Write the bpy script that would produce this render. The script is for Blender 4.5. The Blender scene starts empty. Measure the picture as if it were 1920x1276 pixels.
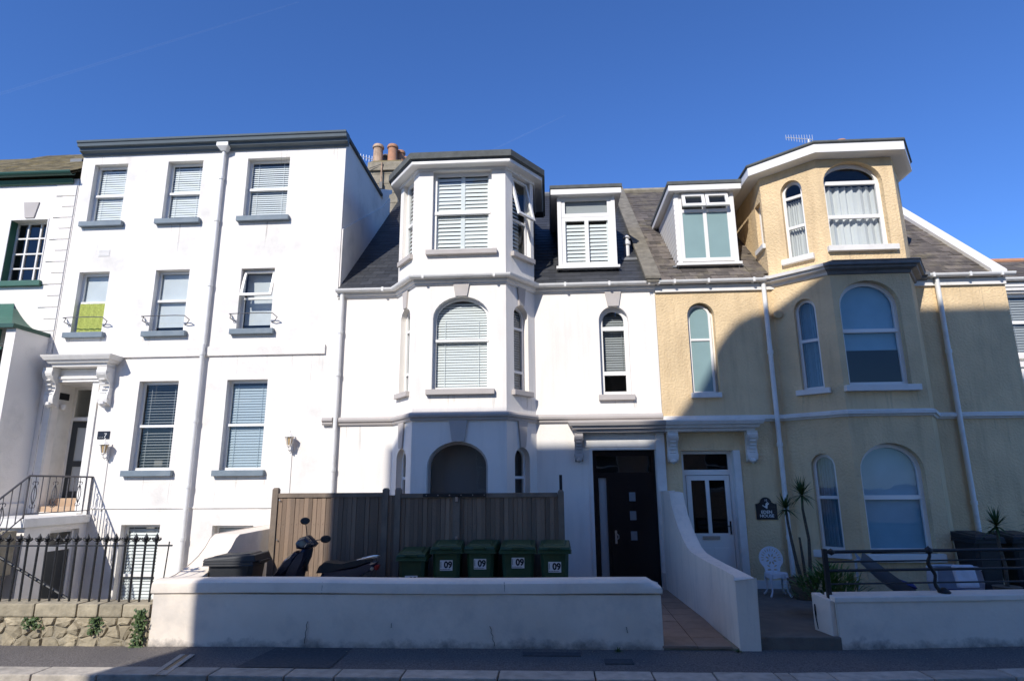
import bpy, bmesh, math, random
from mathutils import Vector, Matrix
from mathutils.geometry import tessellate_polygon
random.seed(7)
R_ = math.radians
sc = bpy.context.scene
COL = sc.collection

# ------------------------------------------------------------------ camera
FPX = 1160.0
yaw, pitch, roll = R_(3.3), R_(12.9), R_(0.45)
CAM = Vector((0, -12.34, 1.93))
fw = Vector((-math.sin(yaw)*math.cos(pitch), math.cos(yaw)*math.cos(pitch), math.sin(pitch)))
rt = Vector((math.cos(yaw), math.sin(yaw), 0)); up = rt.cross(fw)
rx = rt*math.cos(roll) - up*math.sin(roll); uy = up*math.cos(roll) + rt*math.sin(roll)
cd = bpy.data.cameras.new('camera'); cam = bpy.data.objects.new('camera', cd); COL.objects.link(cam)
cd.sensor_fit = 'HORIZONTAL'; cd.sensor_width = 36; cd.lens = 36*FPX/1920
cd.clip_start = 0.05; cd.clip_end = 20000
cam.matrix_world = Matrix(((rx.x, uy.x, -fw.x, CAM.x), (rx.y, uy.y, -fw.y, CAM.y), (rx.z, uy.z, -fw.z, CAM.z), (0, 0, 0, 1)))
sc.camera = cam

# ------------------------------------------------------------------ sky, sun, exposure
SUN = Vector((0.43, 1.0, -0.79)).normalized()          # direction the light travels
w = bpy.data.worlds.new('World'); sc.world = w; w.use_nodes = True
nt = w.node_tree; bg = nt.nodes['Background']
sky = nt.nodes.new('ShaderNodeTexSky'); sky.sky_type = 'NISHITA'; sky.sun_disc = False
sky.sun_elevation = math.asin(-SUN.z); sky.sun_rotation = math.atan2(-SUN.x, -SUN.y)
sky.altitude = 0; sky.air_density = 1.0; sky.dust_density = 0.0; sky.ozone_density = 6.0
tint = nt.nodes.new('ShaderNodeVectorMath'); tint.operation = 'MULTIPLY'; tint.inputs[1].default_value = (0.57, 0.79, 1.15)   # clear, deep autumn blue
nt.links.new(sky.outputs[0], tint.inputs[0]); nt.links.new(tint.outputs[0], bg.inputs[0]); bg.inputs[1].default_value = 0.12
sd = bpy.data.lights.new('sun', 'SUN'); sd.energy = 3.6; sd.angle = R_(0.53); sd.color = (1.0, 0.955, 0.89)
so = bpy.data.objects.new('sun', sd); COL.objects.link(so); so.rotation_euler = SUN.to_track_quat('-Z', 'Y').to_euler(); so.location = (-8, -20, 30)
sc.view_settings.view_transform = 'Standard'; sc.view_settings.look = 'None'
sc.view_settings.gamma = 1.0; sc.view_settings.use_curve_mapping = False; sc.view_settings.exposure = 0.45

# ------------------------------------------------------------------ materials
MATS = {}
def mat(name, col, rough=0.8, splash=None, var=0.0, vscale=3.0, bump=0.0, bscale=40.0, metal=0.0, dirt=None, dscale=1.5, damt=0.5, spec=0.5, streak=False, objvar=0.0, bdet=4.0):
    m = bpy.data.materials.new(name); m.use_nodes = True; N = m.node_tree.nodes; L = m.node_tree.links
    b = N['Principled BSDF']; b.inputs['Roughness'].default_value = rough; b.inputs['Metallic'].default_value = metal
    b.inputs['Specular IOR Level'].default_value = spec
    tc = N.new('ShaderNodeNewGeometry')
    out = None
    rgb = N.new('ShaderNodeRGB'); rgb.outputs[0].default_value = (*col, 1); out = rgb.outputs[0]
    if var:
        n = N.new('ShaderNodeTexNoise'); n.inputs['Scale'].default_value = vscale; n.inputs['Detail'].default_value = 6
        L.new(tc.outputs['Position'], n.inputs['Vector'])
        mr = N.new('ShaderNodeMapRange'); mr.inputs[1].default_value = 0.3; mr.inputs[2].default_value = 0.7
        mr.inputs[3].default_value = 1-var; mr.inputs[4].default_value = 1+var; L.new(n.outputs['Fac'], mr.inputs[0])
        mx = N.new('ShaderNodeVectorMath'); mx.operation = 'SCALE'; L.new(out, mx.inputs[0]); L.new(mr.outputs[0], mx.inputs['Scale']); out = mx.outputs[0]
    if objvar:
        oi = N.new('ShaderNodeObjectInfo'); mr = N.new('ShaderNodeMapRange'); mr.inputs[3].default_value = 1-objvar; mr.inputs[4].default_value = 1+objvar
        L.new(oi.outputs['Random'], mr.inputs[0])
        mx = N.new('ShaderNodeVectorMath'); mx.operation = 'SCALE'; L.new(out, mx.inputs[0]); L.new(mr.outputs[0], mx.inputs['Scale']); out = mx.outputs[0]
    if dirt:
        n = N.new('ShaderNodeTexNoise'); n.inputs['Scale'].default_value = dscale; n.inputs['Detail'].default_value = 8; n.inputs['Roughness'].default_value = 0.65
        if streak:
            mp = N.new('ShaderNodeMapping'); mp.inputs['Scale'].default_value = (3.5, 3.5, 0.35); L.new(tc.outputs['Position'], mp.inputs[0]); L.new(mp.outputs[0], n.inputs['Vector'])
        else:
            L.new(tc.outputs['Position'], n.inputs['Vector'])
        mr = N.new('ShaderNodeMapRange'); mr.inputs[1].default_value = 0.5; mr.inputs[2].default_value = 0.75; mr.inputs[3].default_value = 0; mr.inputs[4].default_value = damt
        L.new(n.outputs['Fac'], mr.inputs[0])
        mx = N.new('ShaderNodeMix'); mx.data_type = 'RGBA'; L.new(mr.outputs[0], mx.inputs[0]); L.new(out, mx.inputs[6]); mx.inputs[7].default_value = (*dirt, 1); out = mx.outputs[2]
    if splash:                                   # road grime spattered up from the pavement
        sx = N.new('ShaderNodeSeparateXYZ'); L.new(tc.outputs['Position'], sx.inputs[0])
        n = N.new('ShaderNodeTexNoise'); n.inputs['Scale'].default_value = 3.2; n.inputs['Detail'].default_value = 9; n.inputs['Roughness'].default_value = 0.7; L.new(tc.outputs['Position'], n.inputs['Vector'])
        mr = N.new('ShaderNodeMapRange'); mr.inputs[1].default_value = 0.14; mr.inputs[2].default_value = -0.20; mr.inputs[3].default_value = -0.62; mr.inputs[4].default_value = 0.12; L.new(sx.outputs[2], mr.inputs[0])
        ad = N.new('ShaderNodeMath'); ad.operation = 'ADD'; L.new(mr.outputs[0], ad.inputs[0]); L.new(n.outputs['Fac'], ad.inputs[1])
        m2 = N.new('ShaderNodeMapRange'); m2.inputs[1].default_value = 0.30; m2.inputs[2].default_value = 0.60; m2.inputs[4].default_value = 0.75; L.new(ad.outputs[0], m2.inputs[0])
        mx = N.new('ShaderNodeMix'); mx.data_type = 'RGBA'; L.new(m2.outputs[0], mx.inputs[0]); L.new(out, mx.inputs[6]); mx.inputs[7].default_value = (*splash, 1); out = mx.outputs[2]
    L.new(out, b.inputs['Base Color'])
    if bump:
        n = N.new('ShaderNodeTexNoise'); n.inputs['Scale'].default_value = bscale; n.inputs['Detail'].default_value = bdet
        L.new(tc.outputs['Position'], n.inputs['Vector'])
        bp = N.new('ShaderNodeBump'); bp.inputs['Strength'].default_value = bump; bp.inputs['Distance'].default_value = 0.02
        L.new(n.outputs['Fac'], bp.inputs['Height']); L.new(bp.outputs[0], b.inputs['Normal'])
    MATS[name] = m; return m
def glass(name, tint, extra=0.03, gain=1.5):
    m = bpy.data.materials.new(name); m.use_nodes = True; N = m.node_tree.nodes; L = m.node_tree.links
    N.remove(N['Principled BSDF']); o = N['Material Output']
    t = N.new('ShaderNodeBsdfTransparent'); t.inputs[0].default_value = (*tint, 1)
    g = N.new('ShaderNodeBsdfGlossy'); g.inputs['Roughness'].default_value = 0.015
    tc = N.new('ShaderNodeNewGeometry'); n = N.new('ShaderNodeTexNoise'); n.inputs['Scale'].default_value = 1.7; L.new(tc.outputs['Position'], n.inputs['Vector'])
    bp = N.new('ShaderNodeBump'); bp.inputs['Strength'].default_value = 0.05; bp.inputs['Distance'].default_value = 0.05; L.new(n.outputs['Fac'], bp.inputs['Height']); L.new(bp.outputs[0], g.inputs['Normal'])
    lw = N.new('ShaderNodeLayerWeight'); lw.inputs[0].default_value = 0.5
    pw = N.new('ShaderNodeMath'); pw.operation = 'POWER'; pw.inputs[1].default_value = 4.0; L.new(lw.outputs['Facing'], pw.inputs[0])
    ma = N.new('ShaderNodeMath'); ma.operation = 'MULTIPLY_ADD'; ma.inputs[1].default_value = 0.8; ma.inputs[2].default_value = extra+0.04*gain; L.new(pw.outputs[0], ma.inputs[0])
    mx = N.new('ShaderNodeMixShader'); L.new(ma.outputs[0], mx.inputs[0]); L.new(t.outputs[0], mx.inputs[1]); L.new(g.outputs[0], mx.inputs[2]); L.new(mx.outputs[0], o.inputs[0])
    MATS[name] = m; return m
mat('white_render_old', (0.85, 0.80, 0.735), 0.9, var=0.04, vscale=1.2, bump=0.25, bscale=30, dirt=(0.52, 0.50, 0.46), dscale=1.1, damt=0.62, streak=False)
mat('white_render', (0.85, 0.80, 0.735), 0.9, var=0.03, vscale=1.5, bump=0.15, bscale=35, dirt=(0.60, 0.58, 0.53), dscale=1.6, damt=0.4, streak=True)
mat('wall_white', (0.82, 0.72, 0.60), 0.9, var=0.06, vscale=2.0, bump=0.35, bscale=9, dirt=(0.46, 0.435, 0.40), dscale=1.6, damt=0.55, splash=(0.10, 0.095, 0.09))
mat('wing_white', (0.82, 0.72, 0.60), 0.9, var=0.05, vscale=2.0, bump=0.3, bscale=10, dirt=(0.47, 0.45, 0.40), dscale=2.6, damt=0.45, streak=True)
mat('rough_cast', (0.74, 0.555, 0.325), 0.95, var=0.12, vscale=1.4, bump=1.0, bscale=24, dirt=(0.46, 0.325, 0.185), dscale=1.5, damt=0.5, bdet=5, streak=True)
mat('taupe', (0.47, 0.43, 0.40), 0.75, var=0.05, vscale=4, bump=0.1, bscale=40)
mat('slate_blue', (0.105, 0.135, 0.155), 0.6, var=0.06, vscale=4, bump=0.05, bscale=40)
mat('sill_blue', (0.17, 0.215, 0.25), 0.65, var=0.08, vscale=5, bump=0.1, bscale=30, dirt=(0.28, 0.30, 0.3), dscale=5, damt=0.4)
mat('green_paint', (0.030, 0.115, 0.075), 0.5, var=0.1, vscale=5, dirt=(0.07, 0.16, 0.11), dscale=4, damt=0.4)
mat('dark_green', (0.015, 0.07, 0.05), 0.5, var=0.1, vscale=5)
mat('upvc', (0.82, 0.80, 0.765), 0.35, var=0.015, vscale=3)
mat('white_paint', (0.78, 0.75, 0.70), 0.6, var=0.04, vscale=3, bump=0.08, bscale=30, dirt=(0.45, 0.43, 0.38), dscale=4, damt=0.35)
mat('gutter_white', (0.78, 0.77, 0.74), 0.45, var=0.04, vscale=4, dirt=(0.5, 0.48, 0.43), dscale=5, damt=0.45)
mat('slate_dark', (0.046, 0.048, 0.052), 0.5, var=0.12, vscale=9, bump=0.2, bscale=25, objvar=0.25)
mat('slate_old', (0.115, 0.097, 0.083), 0.8, var=0.25, vscale=6, bump=0.5, bscale=20, dirt=(0.20, 0.17, 0.09), dscale=3, damt=0.55, objvar=0.38)
mat('slate_moss', (0.15, 0.12, 0.06), 0.9, var=0.35, vscale=7, bump=0.5, bscale=20, dirt=(0.22, 0.16, 0.04), dscale=2.5, damt=0.8, objvar=0.35)
mat('felt', (0.10, 0.107, 0.103), 0.85, var=0.2, vscale=6, bump=0.3, bscale=50)
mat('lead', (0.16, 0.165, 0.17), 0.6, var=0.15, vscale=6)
mat('old_stone', (0.30, 0.26, 0.19), 0.95, var=0.2, vscale=6, bump=0.7, bscale=18, dirt=(0.16, 0.14, 0.09), dscale=4, damt=0.7)
mat('rubble', (0.34, 0.285, 0.19), 0.95, var=0.22, vscale=7, bump=0.8, bscale=16, dirt=(0.16, 0.15, 0.11), dscale=5, damt=0.5, objvar=0.28)
mat('mortar', (0.27, 0.235, 0.17), 0.95, var=0.2, vscale=9, bump=0.8, bscale=25)
mat('parapet_stone', (0.19, 0.17, 0.135), 0.95, var=0.25, vscale=6, bump=0.7, bscale=18, dirt=(0.10, 0.09, 0.07), dscale=4, damt=0.7)
mat('cap_stone', (0.34, 0.29, 0.20), 0.95, var=0.2, vscale=5, bump=0.7, bscale=16, dirt=(0.13, 0.12, 0.09), dscale=4, damt=0.6, objvar=0.15)
mat('granite', (0.43, 0.38, 0.31), 0.9, var=0.16, vscale=8, bump=0.5, bscale=22, dirt=(0.17, 0.155, 0.135), dscale=5, damt=0.55, objvar=0.15)
mat('asphalt_walk', (0.15, 0.132, 0.118), 0.95, var=0.5, vscale=55, bump=0.7, bscale=90, dirt=(0.10, 0.092, 0.088), dscale=1.2, damt=0.7)
mat('asphalt_patch', (0.08, 0.077, 0.076), 0.95, var=0.25, vscale=25, bump=0.7, bscale=90)
mat('asphalt', (0.05, 0.05, 0.052), 0.95, var=0.25, vscale=20, bump=0.7, bscale=80)
mat('concrete', (0.24, 0.225, 0.20), 0.95, var=0.2, vscale=5, bump=0.4, bscale=30, dirt=(0.12, 0.115, 0.10), dscale=2.5, damt=0.6)
mat('concrete_brown', (0.16, 0.14, 0.115), 0.95, var=0.2, vscale=5, bump=0.5, bscale=30, dirt=(0.08, 0.075, 0.065), dscale=2.5, damt=0.6)
mat('path_tile', (0.33, 0.225, 0.16), 0.85, var=0.12, vscale=8, bump=0.3, bscale=30, dirt=(0.18, 0.135, 0.105), dscale=3, damt=0.5, objvar=0.1)
mat('terracotta', (0.45, 0.22, 0.12), 0.85, var=0.12, vscale=8, bump=0.2, bscale=30, dirt=(0.30, 0.19, 0.13), dscale=6, damt=0.5)
mat('pot_pale', (0.42, 0.28, 0.18), 0.85, var=0.35, vscale=9, dirt=(0.55, 0.46, 0.36), dscale=7, damt=0.8, streak=True)
mat('step_tile', (0.45, 0.31, 0.20), 0.8, var=0.1, vscale=8, bump=0.1, bscale=30)
mat('pot_clay', (0.17, 0.13, 0.09), 0.9, var=0.15, vscale=8, bump=0.2, bscale=30)
mat('black_iron', (0.012, 0.012, 0.013), 0.5, var=0.2, vscale=20, bump=0.2, bscale=60)
mat('rail_grey', (0.09, 0.085, 0.09), 0.6, var=0.2, vscale=20)
mat('black_gloss', (0.006, 0.006, 0.008), 0.25, spec=0.4)
mat('black_plastic', (0.014, 0.0155, 0.019), 0.55, var=0.2, vscale=10, bump=0.1, bscale=60)
mat('dark_void', (0.02, 0.02, 0.022), 0.9)
mat('room', (0.22, 0.21, 0.20), 0.9)
mat('bin_green', (0.014, 0.052, 0.020), 0.5, objvar=0.15, var=0.12, vscale=8, bump=0.06, bscale=60, dirt=(0.04, 0.09, 0.05), dscale=6, damt=0.4)
mat('sticker', (0.62, 0.63, 0.64), 0.5)
mat('ink', (0.008, 0.009, 0.014), 0.5)
mat('sign_black', (0.006, 0.006, 0.012), 0.35)
mat('sign_white', (0.65, 0.65, 0.63), 0.6)
mat('timber', (0.225, 0.158, 0.108), 0.9, var=0.0, vscale=3, bump=0.3, bscale=30, dirt=(0.12, 0.098, 0.08), dscale=3.0, damt=0.85, streak=True, objvar=0.34)
mat('timber_grey', (0.20, 0.155, 0.115), 0.9, var=0.2, vscale=4, bump=0.3, bscale=30, dirt=(0.11, 0.09, 0.075), dscale=2.5, damt=0.6, streak=True)
mat('door_grey', (0.035, 0.038, 0.04), 0.5)
mat('obscure', (0.40, 0.42, 0.43), 0.3)
mat('obscure_dim', (0.22, 0.24, 0.25), 0.2)
mat('frost_green', (0.25, 0.36, 0.36), 0.22, var=0.05, vscale=2)
mat('blind_white', (0.78, 0.79, 0.77), 0.6)
mat('reflect_grey', (0.15, 0.15, 0.148), 0.6)  # grey of the glass reflection, painted on a flat sheet behind the pane
mat('blind_dim', (0.36, 0.37, 0.37), 0.6)
mat('roller_blue_reflect', (0.27, 0.46, 0.56), 0.8, var=0.06, vscale=3)  # blue-grey blind with the sky reflection put into its colour
mat('blind_sky_tint', (0.38, 0.45, 0.50), 0.6)  # blue of the reflected sky put into the slat colour
mat('roller_light', (0.34, 0.50, 0.58), 0.8, var=0.06, vscale=3)  # paler blind cloth, sky reflection likewise put into its colour
mat('net', (0.62, 0.64, 0.64), 0.9, var=0.06, vscale=3)
mat('curtain_white', (0.66, 0.66, 0.64), 0.9, var=0.04, vscale=3)
mat('cloth_green', (0.36, 0.40, 0.09), 0.9, var=0.25, vscale=28, bump=0.2, bscale=60, dirt=(0.25, 0.34, 0.06), dscale=18, damt=0.6)
mat('chrome', (0.55, 0.55, 0.55), 0.3, metal=0.9)
mat('aerial_metal', (0.62, 0.62, 0.62), 0.5, metal=0.3)
mat('scooter_paint', (0.022, 0.026, 0.045), 0.22, spec=0.6)
mat('rubber', (0.012, 0.012, 0.012), 0.8)
mat('seat_black', (0.012, 0.012, 0.013), 0.6)
mat('red_lens', (0.30, 0.02, 0.02), 0.25)
mat('amber_glass', (0.55, 0.40, 0.22), 0.3)
mat('cast_white', (0.72, 0.73, 0.76), 0.55, var=0.03, vscale=6)
mat('palm_leaf', (0.045, 0.085, 0.022), 0.5, var=0.25, vscale=9)
mat('palm_trunk', (0.095, 0.075, 0.055), 0.95, var=0.3, vscale=25, bump=0.6, bscale=40)
mat('leaf', (0.075, 0.15, 0.03), 0.5, var=0.3, vscale=9)
mat('leaf_weed', (0.06, 0.10, 0.025), 0.6, var=0.35, vscale=20)
mat('hammock', (0.20, 0.22, 0.26), 0.9, var=0.1, vscale=6)
mat('blue_cloth', (0.035, 0.045, 0.16), 0.9, var=0.1, vscale=6)
mat('wicker', (0.40, 0.43, 0.47), 0.7, var=0.08, vscale=12)
mat('cushion', (0.62, 0.62, 0.66), 0.9, var=0.15, vscale=9, dirt=(0.4, 0.4, 0.46), dscale=9, damt=0.5)
mat('brick', (0.46, 0.30, 0.20), 0.9, var=0.2, vscale=10, bump=0.3, bscale=20)
mat('stucco_opp', (0.72, 0.62, 0.48), 0.9, var=0.06, vscale=2, bump=0.2, bscale=20)
mat('contrail', (0.9, 0.9, 0.9), 1.0)
glass('glass', (0.90, 0.93, 0.93), 0.0, 1.15); glass('glass_dark', (0.55, 0.58, 0.6), 0.02, 1.2)
# contrail: thin ice cloud, mostly see-through
_m = MATS['contrail']; _N = _m.node_tree.nodes; _L = _m.node_tree.links
_t = _N.new('ShaderNodeBsdfTransparent'); _x = _N.new('ShaderNodeMixShader'); _x.inputs[0].default_value = 0.016
_L.new(_t.outputs[0], _x.inputs[1]); _L.new(_N['Principled BSDF'].outputs[0], _x.inputs[2]); _L.new(_x.outputs[0], _N['Material Output'].inputs[0])

# ------------------------------------------------------------------ mesh helpers
class Fr:                                   # a plane: origin, along, up, outward normal
    def __init__(s, O, A, B, N): s.O, s.A, s.B, s.N = Vector(O), Vector(A).normalized(), Vector(B).normalized(), Vector(N).normalized()
    def p(s, a, b, d=0.0): return s.O + s.A*a + s.B*b + s.N*d
FACADE = Fr((0, 0, 0), (1, 0, 0), (0, 0, 1), (0, -1, 0))
def vfr(v): return Fr((0, v, 0), (1, 0, 0), (0, 0, 1), (0, -1, 0))
def segfr(p, q):                            # vertical plane through plan points p -> q, outward on the right-hand side
    d = Vector((q[0]-p[0], q[1]-p[1], 0)); L = d.length; d.normalize()
    return Fr((p[0], p[1], 0), d, (0, 0, 1), (d.y, -d.x, 0)), L
class MB:
    def __init__(s): s.v = []; s.f = []
    def add(s, vs, fs):
        n = len(s.v); s.v += [Vector(x) for x in vs]; s.f += [[i+n for i in f] for f in fs]; return s
    def box(s, x0, x1, y0, y1, z0, z1):
        return s.add([(x0,y0,z0),(x1,y0,z0),(x1,y1,z0),(x0,y1,z0),(x0,y0,z1),(x1,y0,z1),(x1,y1,z1),(x0,y1,z1)],
                     [(0,3,2,1),(4,5,6,7),(0,1,5,4),(1,2,6,5),(2,3,7,6),(3,0,4,7)])
    def fbox(s, fr, a0, a1, b0, b1, d0, d1):
        return s.add([fr.p(a,b,d) for d in (d0,d1) for b in (b0,b1) for a in (a0,a1)],
                     [(0,2,3,1),(4,5,7,6),(0,1,5,4),(2,6,7,3),(0,4,6,2),(1,3,7,5)])
    def quad(s, *p): return s.add(p, [tuple(range(len(p)))])
    def tess(s, fr, polys, d):
        flat = [p for pl in polys for p in pl]
        t = tessellate_polygon([[Vector((a,b,0)) for a,b in pl] for pl in polys])
        return s.add([fr.p(a,b,d) for a,b in flat], [tuple(x) for x in t])
    def prism(s, fr, outer, d0, d1, holes=(), back=True):
        if holes:
            s.tess(fr, [outer]+list(holes), d1)
            if back: s.tess(fr, [outer]+list(holes), d0)
        else:
            s.add([fr.p(a,b,d1) for a,b in outer], [tuple(range(len(outer)))])
            if back: s.add([fr.p(a,b,d0) for a,b in outer], [tuple(range(len(outer)))])
        for pl in [outer]+list(holes):
            n = len(pl); s.add([fr.p(a,b,d0) for a,b in pl]+[fr.p(a,b,d1) for a,b in pl], [(i,(i+1)%n,n+(i+1)%n,n+i) for i in range(n)])
        return s
    def panel(s, fr, outer, holes, depth=0.2):
        if holes: s.tess(fr, [outer]+list(holes), 0)
        else: s.add([fr.p(a,b,0) for a,b in outer], [tuple(range(len(outer)))])
        for pl in holes:
            n = len(pl); s.add([fr.p(a,b,-depth) for a,b in pl]+[fr.p(a,b,0) for a,b in pl], [(i,(i+1)%n,n+(i+1)%n,n+i) for i in range(n)])
        return s
    def tube(s, pts, r, seg=8, caps=True):
        pts = [Vector(p) for p in pts]; rs = r if isinstance(r, (list, tuple)) else [r]*len(pts)
        rings = []; t0 = (pts[1]-pts[0]).normalized()
        ref = Vector((0,0,1)) if abs(t0.z) < 0.9 else Vector((1,0,0))
        n = t0.cross(ref).normalized()
        for i, p in enumerate(pts):
            t = (pts[min(i+1,len(pts)-1)]-pts[max(i-1,0)]).normalized()
            n = (n - t*n.dot(t)).normalized(); b = t.cross(n)
            rings.append([p + (n*math.cos(2*math.pi*k/seg)+b*math.sin(2*math.pi*k/seg))*rs[i] for k in range(seg)])
        base = len(s.v); s.v += [q for rg in rings for q in rg]
        for i in range(len(pts)-1):
            for k in range(seg):
                s.f.append([base+i*seg+k, base+i*seg+(k+1)%seg, base+(i+1)*seg+(k+1)%seg, base+(i+1)*seg+k])
        if caps: s.f.append([base+k for k in range(seg)][::-1]); s.f.append([base+(len(pts)-1)*seg+k for k in range(seg)])
        return s
    def lathe(s, c, prof, seg=16):
        base = len(s.v); c = Vector(c)
        for r, z in prof:
            for k in range(seg):
                a = 2*math.pi*k/seg; s.v.append(c+Vector((r*math.cos(a), r*math.sin(a), z)))
        for i in range(len(prof)-1):
            for k in range(seg): s.f.append([base+i*seg+k, base+i*seg+(k+1)%seg, base+(i+1)*seg+(k+1)%seg, base+(i+1)*seg+k])
        s.f.append([base+k for k in range(seg)][::-1]); s.f.append([base+(len(prof)-1)*seg+k for k in range(seg)]); return s
    def sweep(s, path, prof, closed_prof=True):        # mitred moulding along a plan path; profile = (outward, z)
        P = [Vector((p[0],p[1],0)) for p in path]; n = len(P); rows = []
        for i in range(n):
            d0 = (P[i]-P[i-1]).normalized() if i > 0 else (P[1]-P[0]).normalized()
            d1 = (P[i+1]-P[i]).normalized() if i < n-1 else d0
            n0 = Vector((d0.y,-d0.x,0)); n1 = Vector((d1.y,-d1.x,0)); m = (n0+n1).normalized(); k = 1/max(0.3, m.dot(n0))
            rows.append([P[i]+m*(o*k)+Vector((0,0,z)) for o,z in prof])
        base = len(s.v); L = len(prof); s.v += [q for r in rows for q in r]
        for i in range(n-1):
            for k in range(L if closed_prof else L-1):
                s.f.append([base+i*L+k, base+i*L+(k+1)%L, base+(i+1)*L+(k+1)%L, base+(i+1)*L+k])
        s.f.append([base+k for k in range(L)]); s.f.append([base+(n-1)*L+k for k in range(L)][::-1]); return s
    def build(s, name, m, parent=None, smooth=False, bevel=0.0, merge=False):
        base = Vector(parent['_b']) if parent is not None else Vector((0,0,0))
        me = bpy.data.meshes.new(name); me.from_pydata([tuple(v-base) for v in s.v], [], s.f)
        bm = bmesh.new(); bm.from_mesh(me)
        if merge or bevel: bmesh.ops.remove_doubles(bm, verts=bm.verts, dist=1e-5)
        if bevel: bmesh.ops.bevel(bm, geom=[e for e in bm.edges if e.is_manifold and e.calc_face_angle(0) > 0.5], offset=bevel, segments=2, affect='EDGES', profile=0.6, clamp_overlap=True)
        bmesh.ops.recalc_face_normals(bm, faces=bm.faces); bm.to_mesh(me); bm.free()
        if smooth:
            for p in me.polygons: p.use_smooth = True
            me.set_sharp_from_angle(angle=R_(40))
        me.materials.append(MATS[m]); o = bpy.data.objects.new(name, me); COL.objects.link(o)
        if parent is not None: o.parent = parent; o['_b'] = list(base)
        return o
def thing(name, base, label, cat, group=None):
    o = bpy.data.objects.new(name, None); COL.objects.link(o); o.location = base; o.empty_display_size = 0.2
    o['_b'] = list(base); o['label'] = label; o['category'] = cat
    if group: o['group'] = group
    return o
def struct(name, mb, m, bevel=0.0):
    o = mb.build(name, m, None, bevel=bevel); o['kind'] = 'structure'; o['_b'] = [0,0,0]; return o
def tag(o, label, cat, group=None):
    o['label'] = label; o['category'] = cat
    if group: o['group'] = group
    o['_b'] = list(o.get('_b', [0,0,0])); return o
def inst(src_mesh, name, parent, loc, rot=(0,0,0), scale=(1,1,1)):
    o = bpy.data.objects.new(name, src_mesh); COL.objects.link(o)
    base = Vector(parent['_b']) if parent is not None else Vector((0,0,0))
    o.parent = parent; o.location = Vector(loc)-base; o.rotation_euler = rot; o.scale = scale; return o
def mesh_of(mb, name, m, smooth=False, bevel=0.0):
    o = mb.build(name, m, None, smooth=smooth, bevel=bevel); me = o.data; bpy.data.objects.remove(o); return me
def copy_tree(o, parent=None):
    c = o.copy(); COL.objects.link(c); c.parent = parent
    for ch in list(o.children): copy_tree(ch, c)
    return c
def rect(a0, a1, b0, b1): return [(a0,b0),(a1,b0),(a1,b1),(a0,b1)]
def arch(a0, a1, b0, bs, ba, n=14):                 # bottom, springing, crown
    c = (a0+a1)/2; r = (a1-a0)/2
    return [(a0,b0),(a1,b0)] + [(c+r*math.cos(math.pi*i/n), bs+(ba-bs)*math.sin(math.pi*i/n)) for i in range(n+1)]
def shape(sh, t=0.0):
    a0,a1,b0,bs,ba = sh
    if ba is None: return rect(a0+t,a1-t,b0+t,bs-t)
    return arch(a0+t,a1-t,b0+t,bs,ba-t)
def text_mesh(txt, size, fr, a, b, d, parent, m, name='lettering', align='CENTER', sx=1.0, bold=0.0):
    c = bpy.data.curves.new('t', 'FONT'); c.body = txt; c.size = size; c.align_x = align; c.extrude = 0.001; c.resolution_u = 3; c.offset = bold
    o = bpy.data.objects.new('t', c); COL.objects.link(o)
    dg = bpy.context.evaluated_depsgraph_get(); me = bpy.data.meshes.new_from_object(o.evaluated_get(dg))
    vs = [v.co.copy() for v in me.vertices]; fs = [tuple(p.vertices) for p in me.polygons]
    bpy.data.objects.remove(o); bpy.data.curves.remove(c); bpy.data.meshes.remove(me)
    mb = MB(); mb.add([fr.p(a+v.x*sx, b+v.y, d+v.z) for v in vs], fs); return mb.build(name, m, parent)

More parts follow.
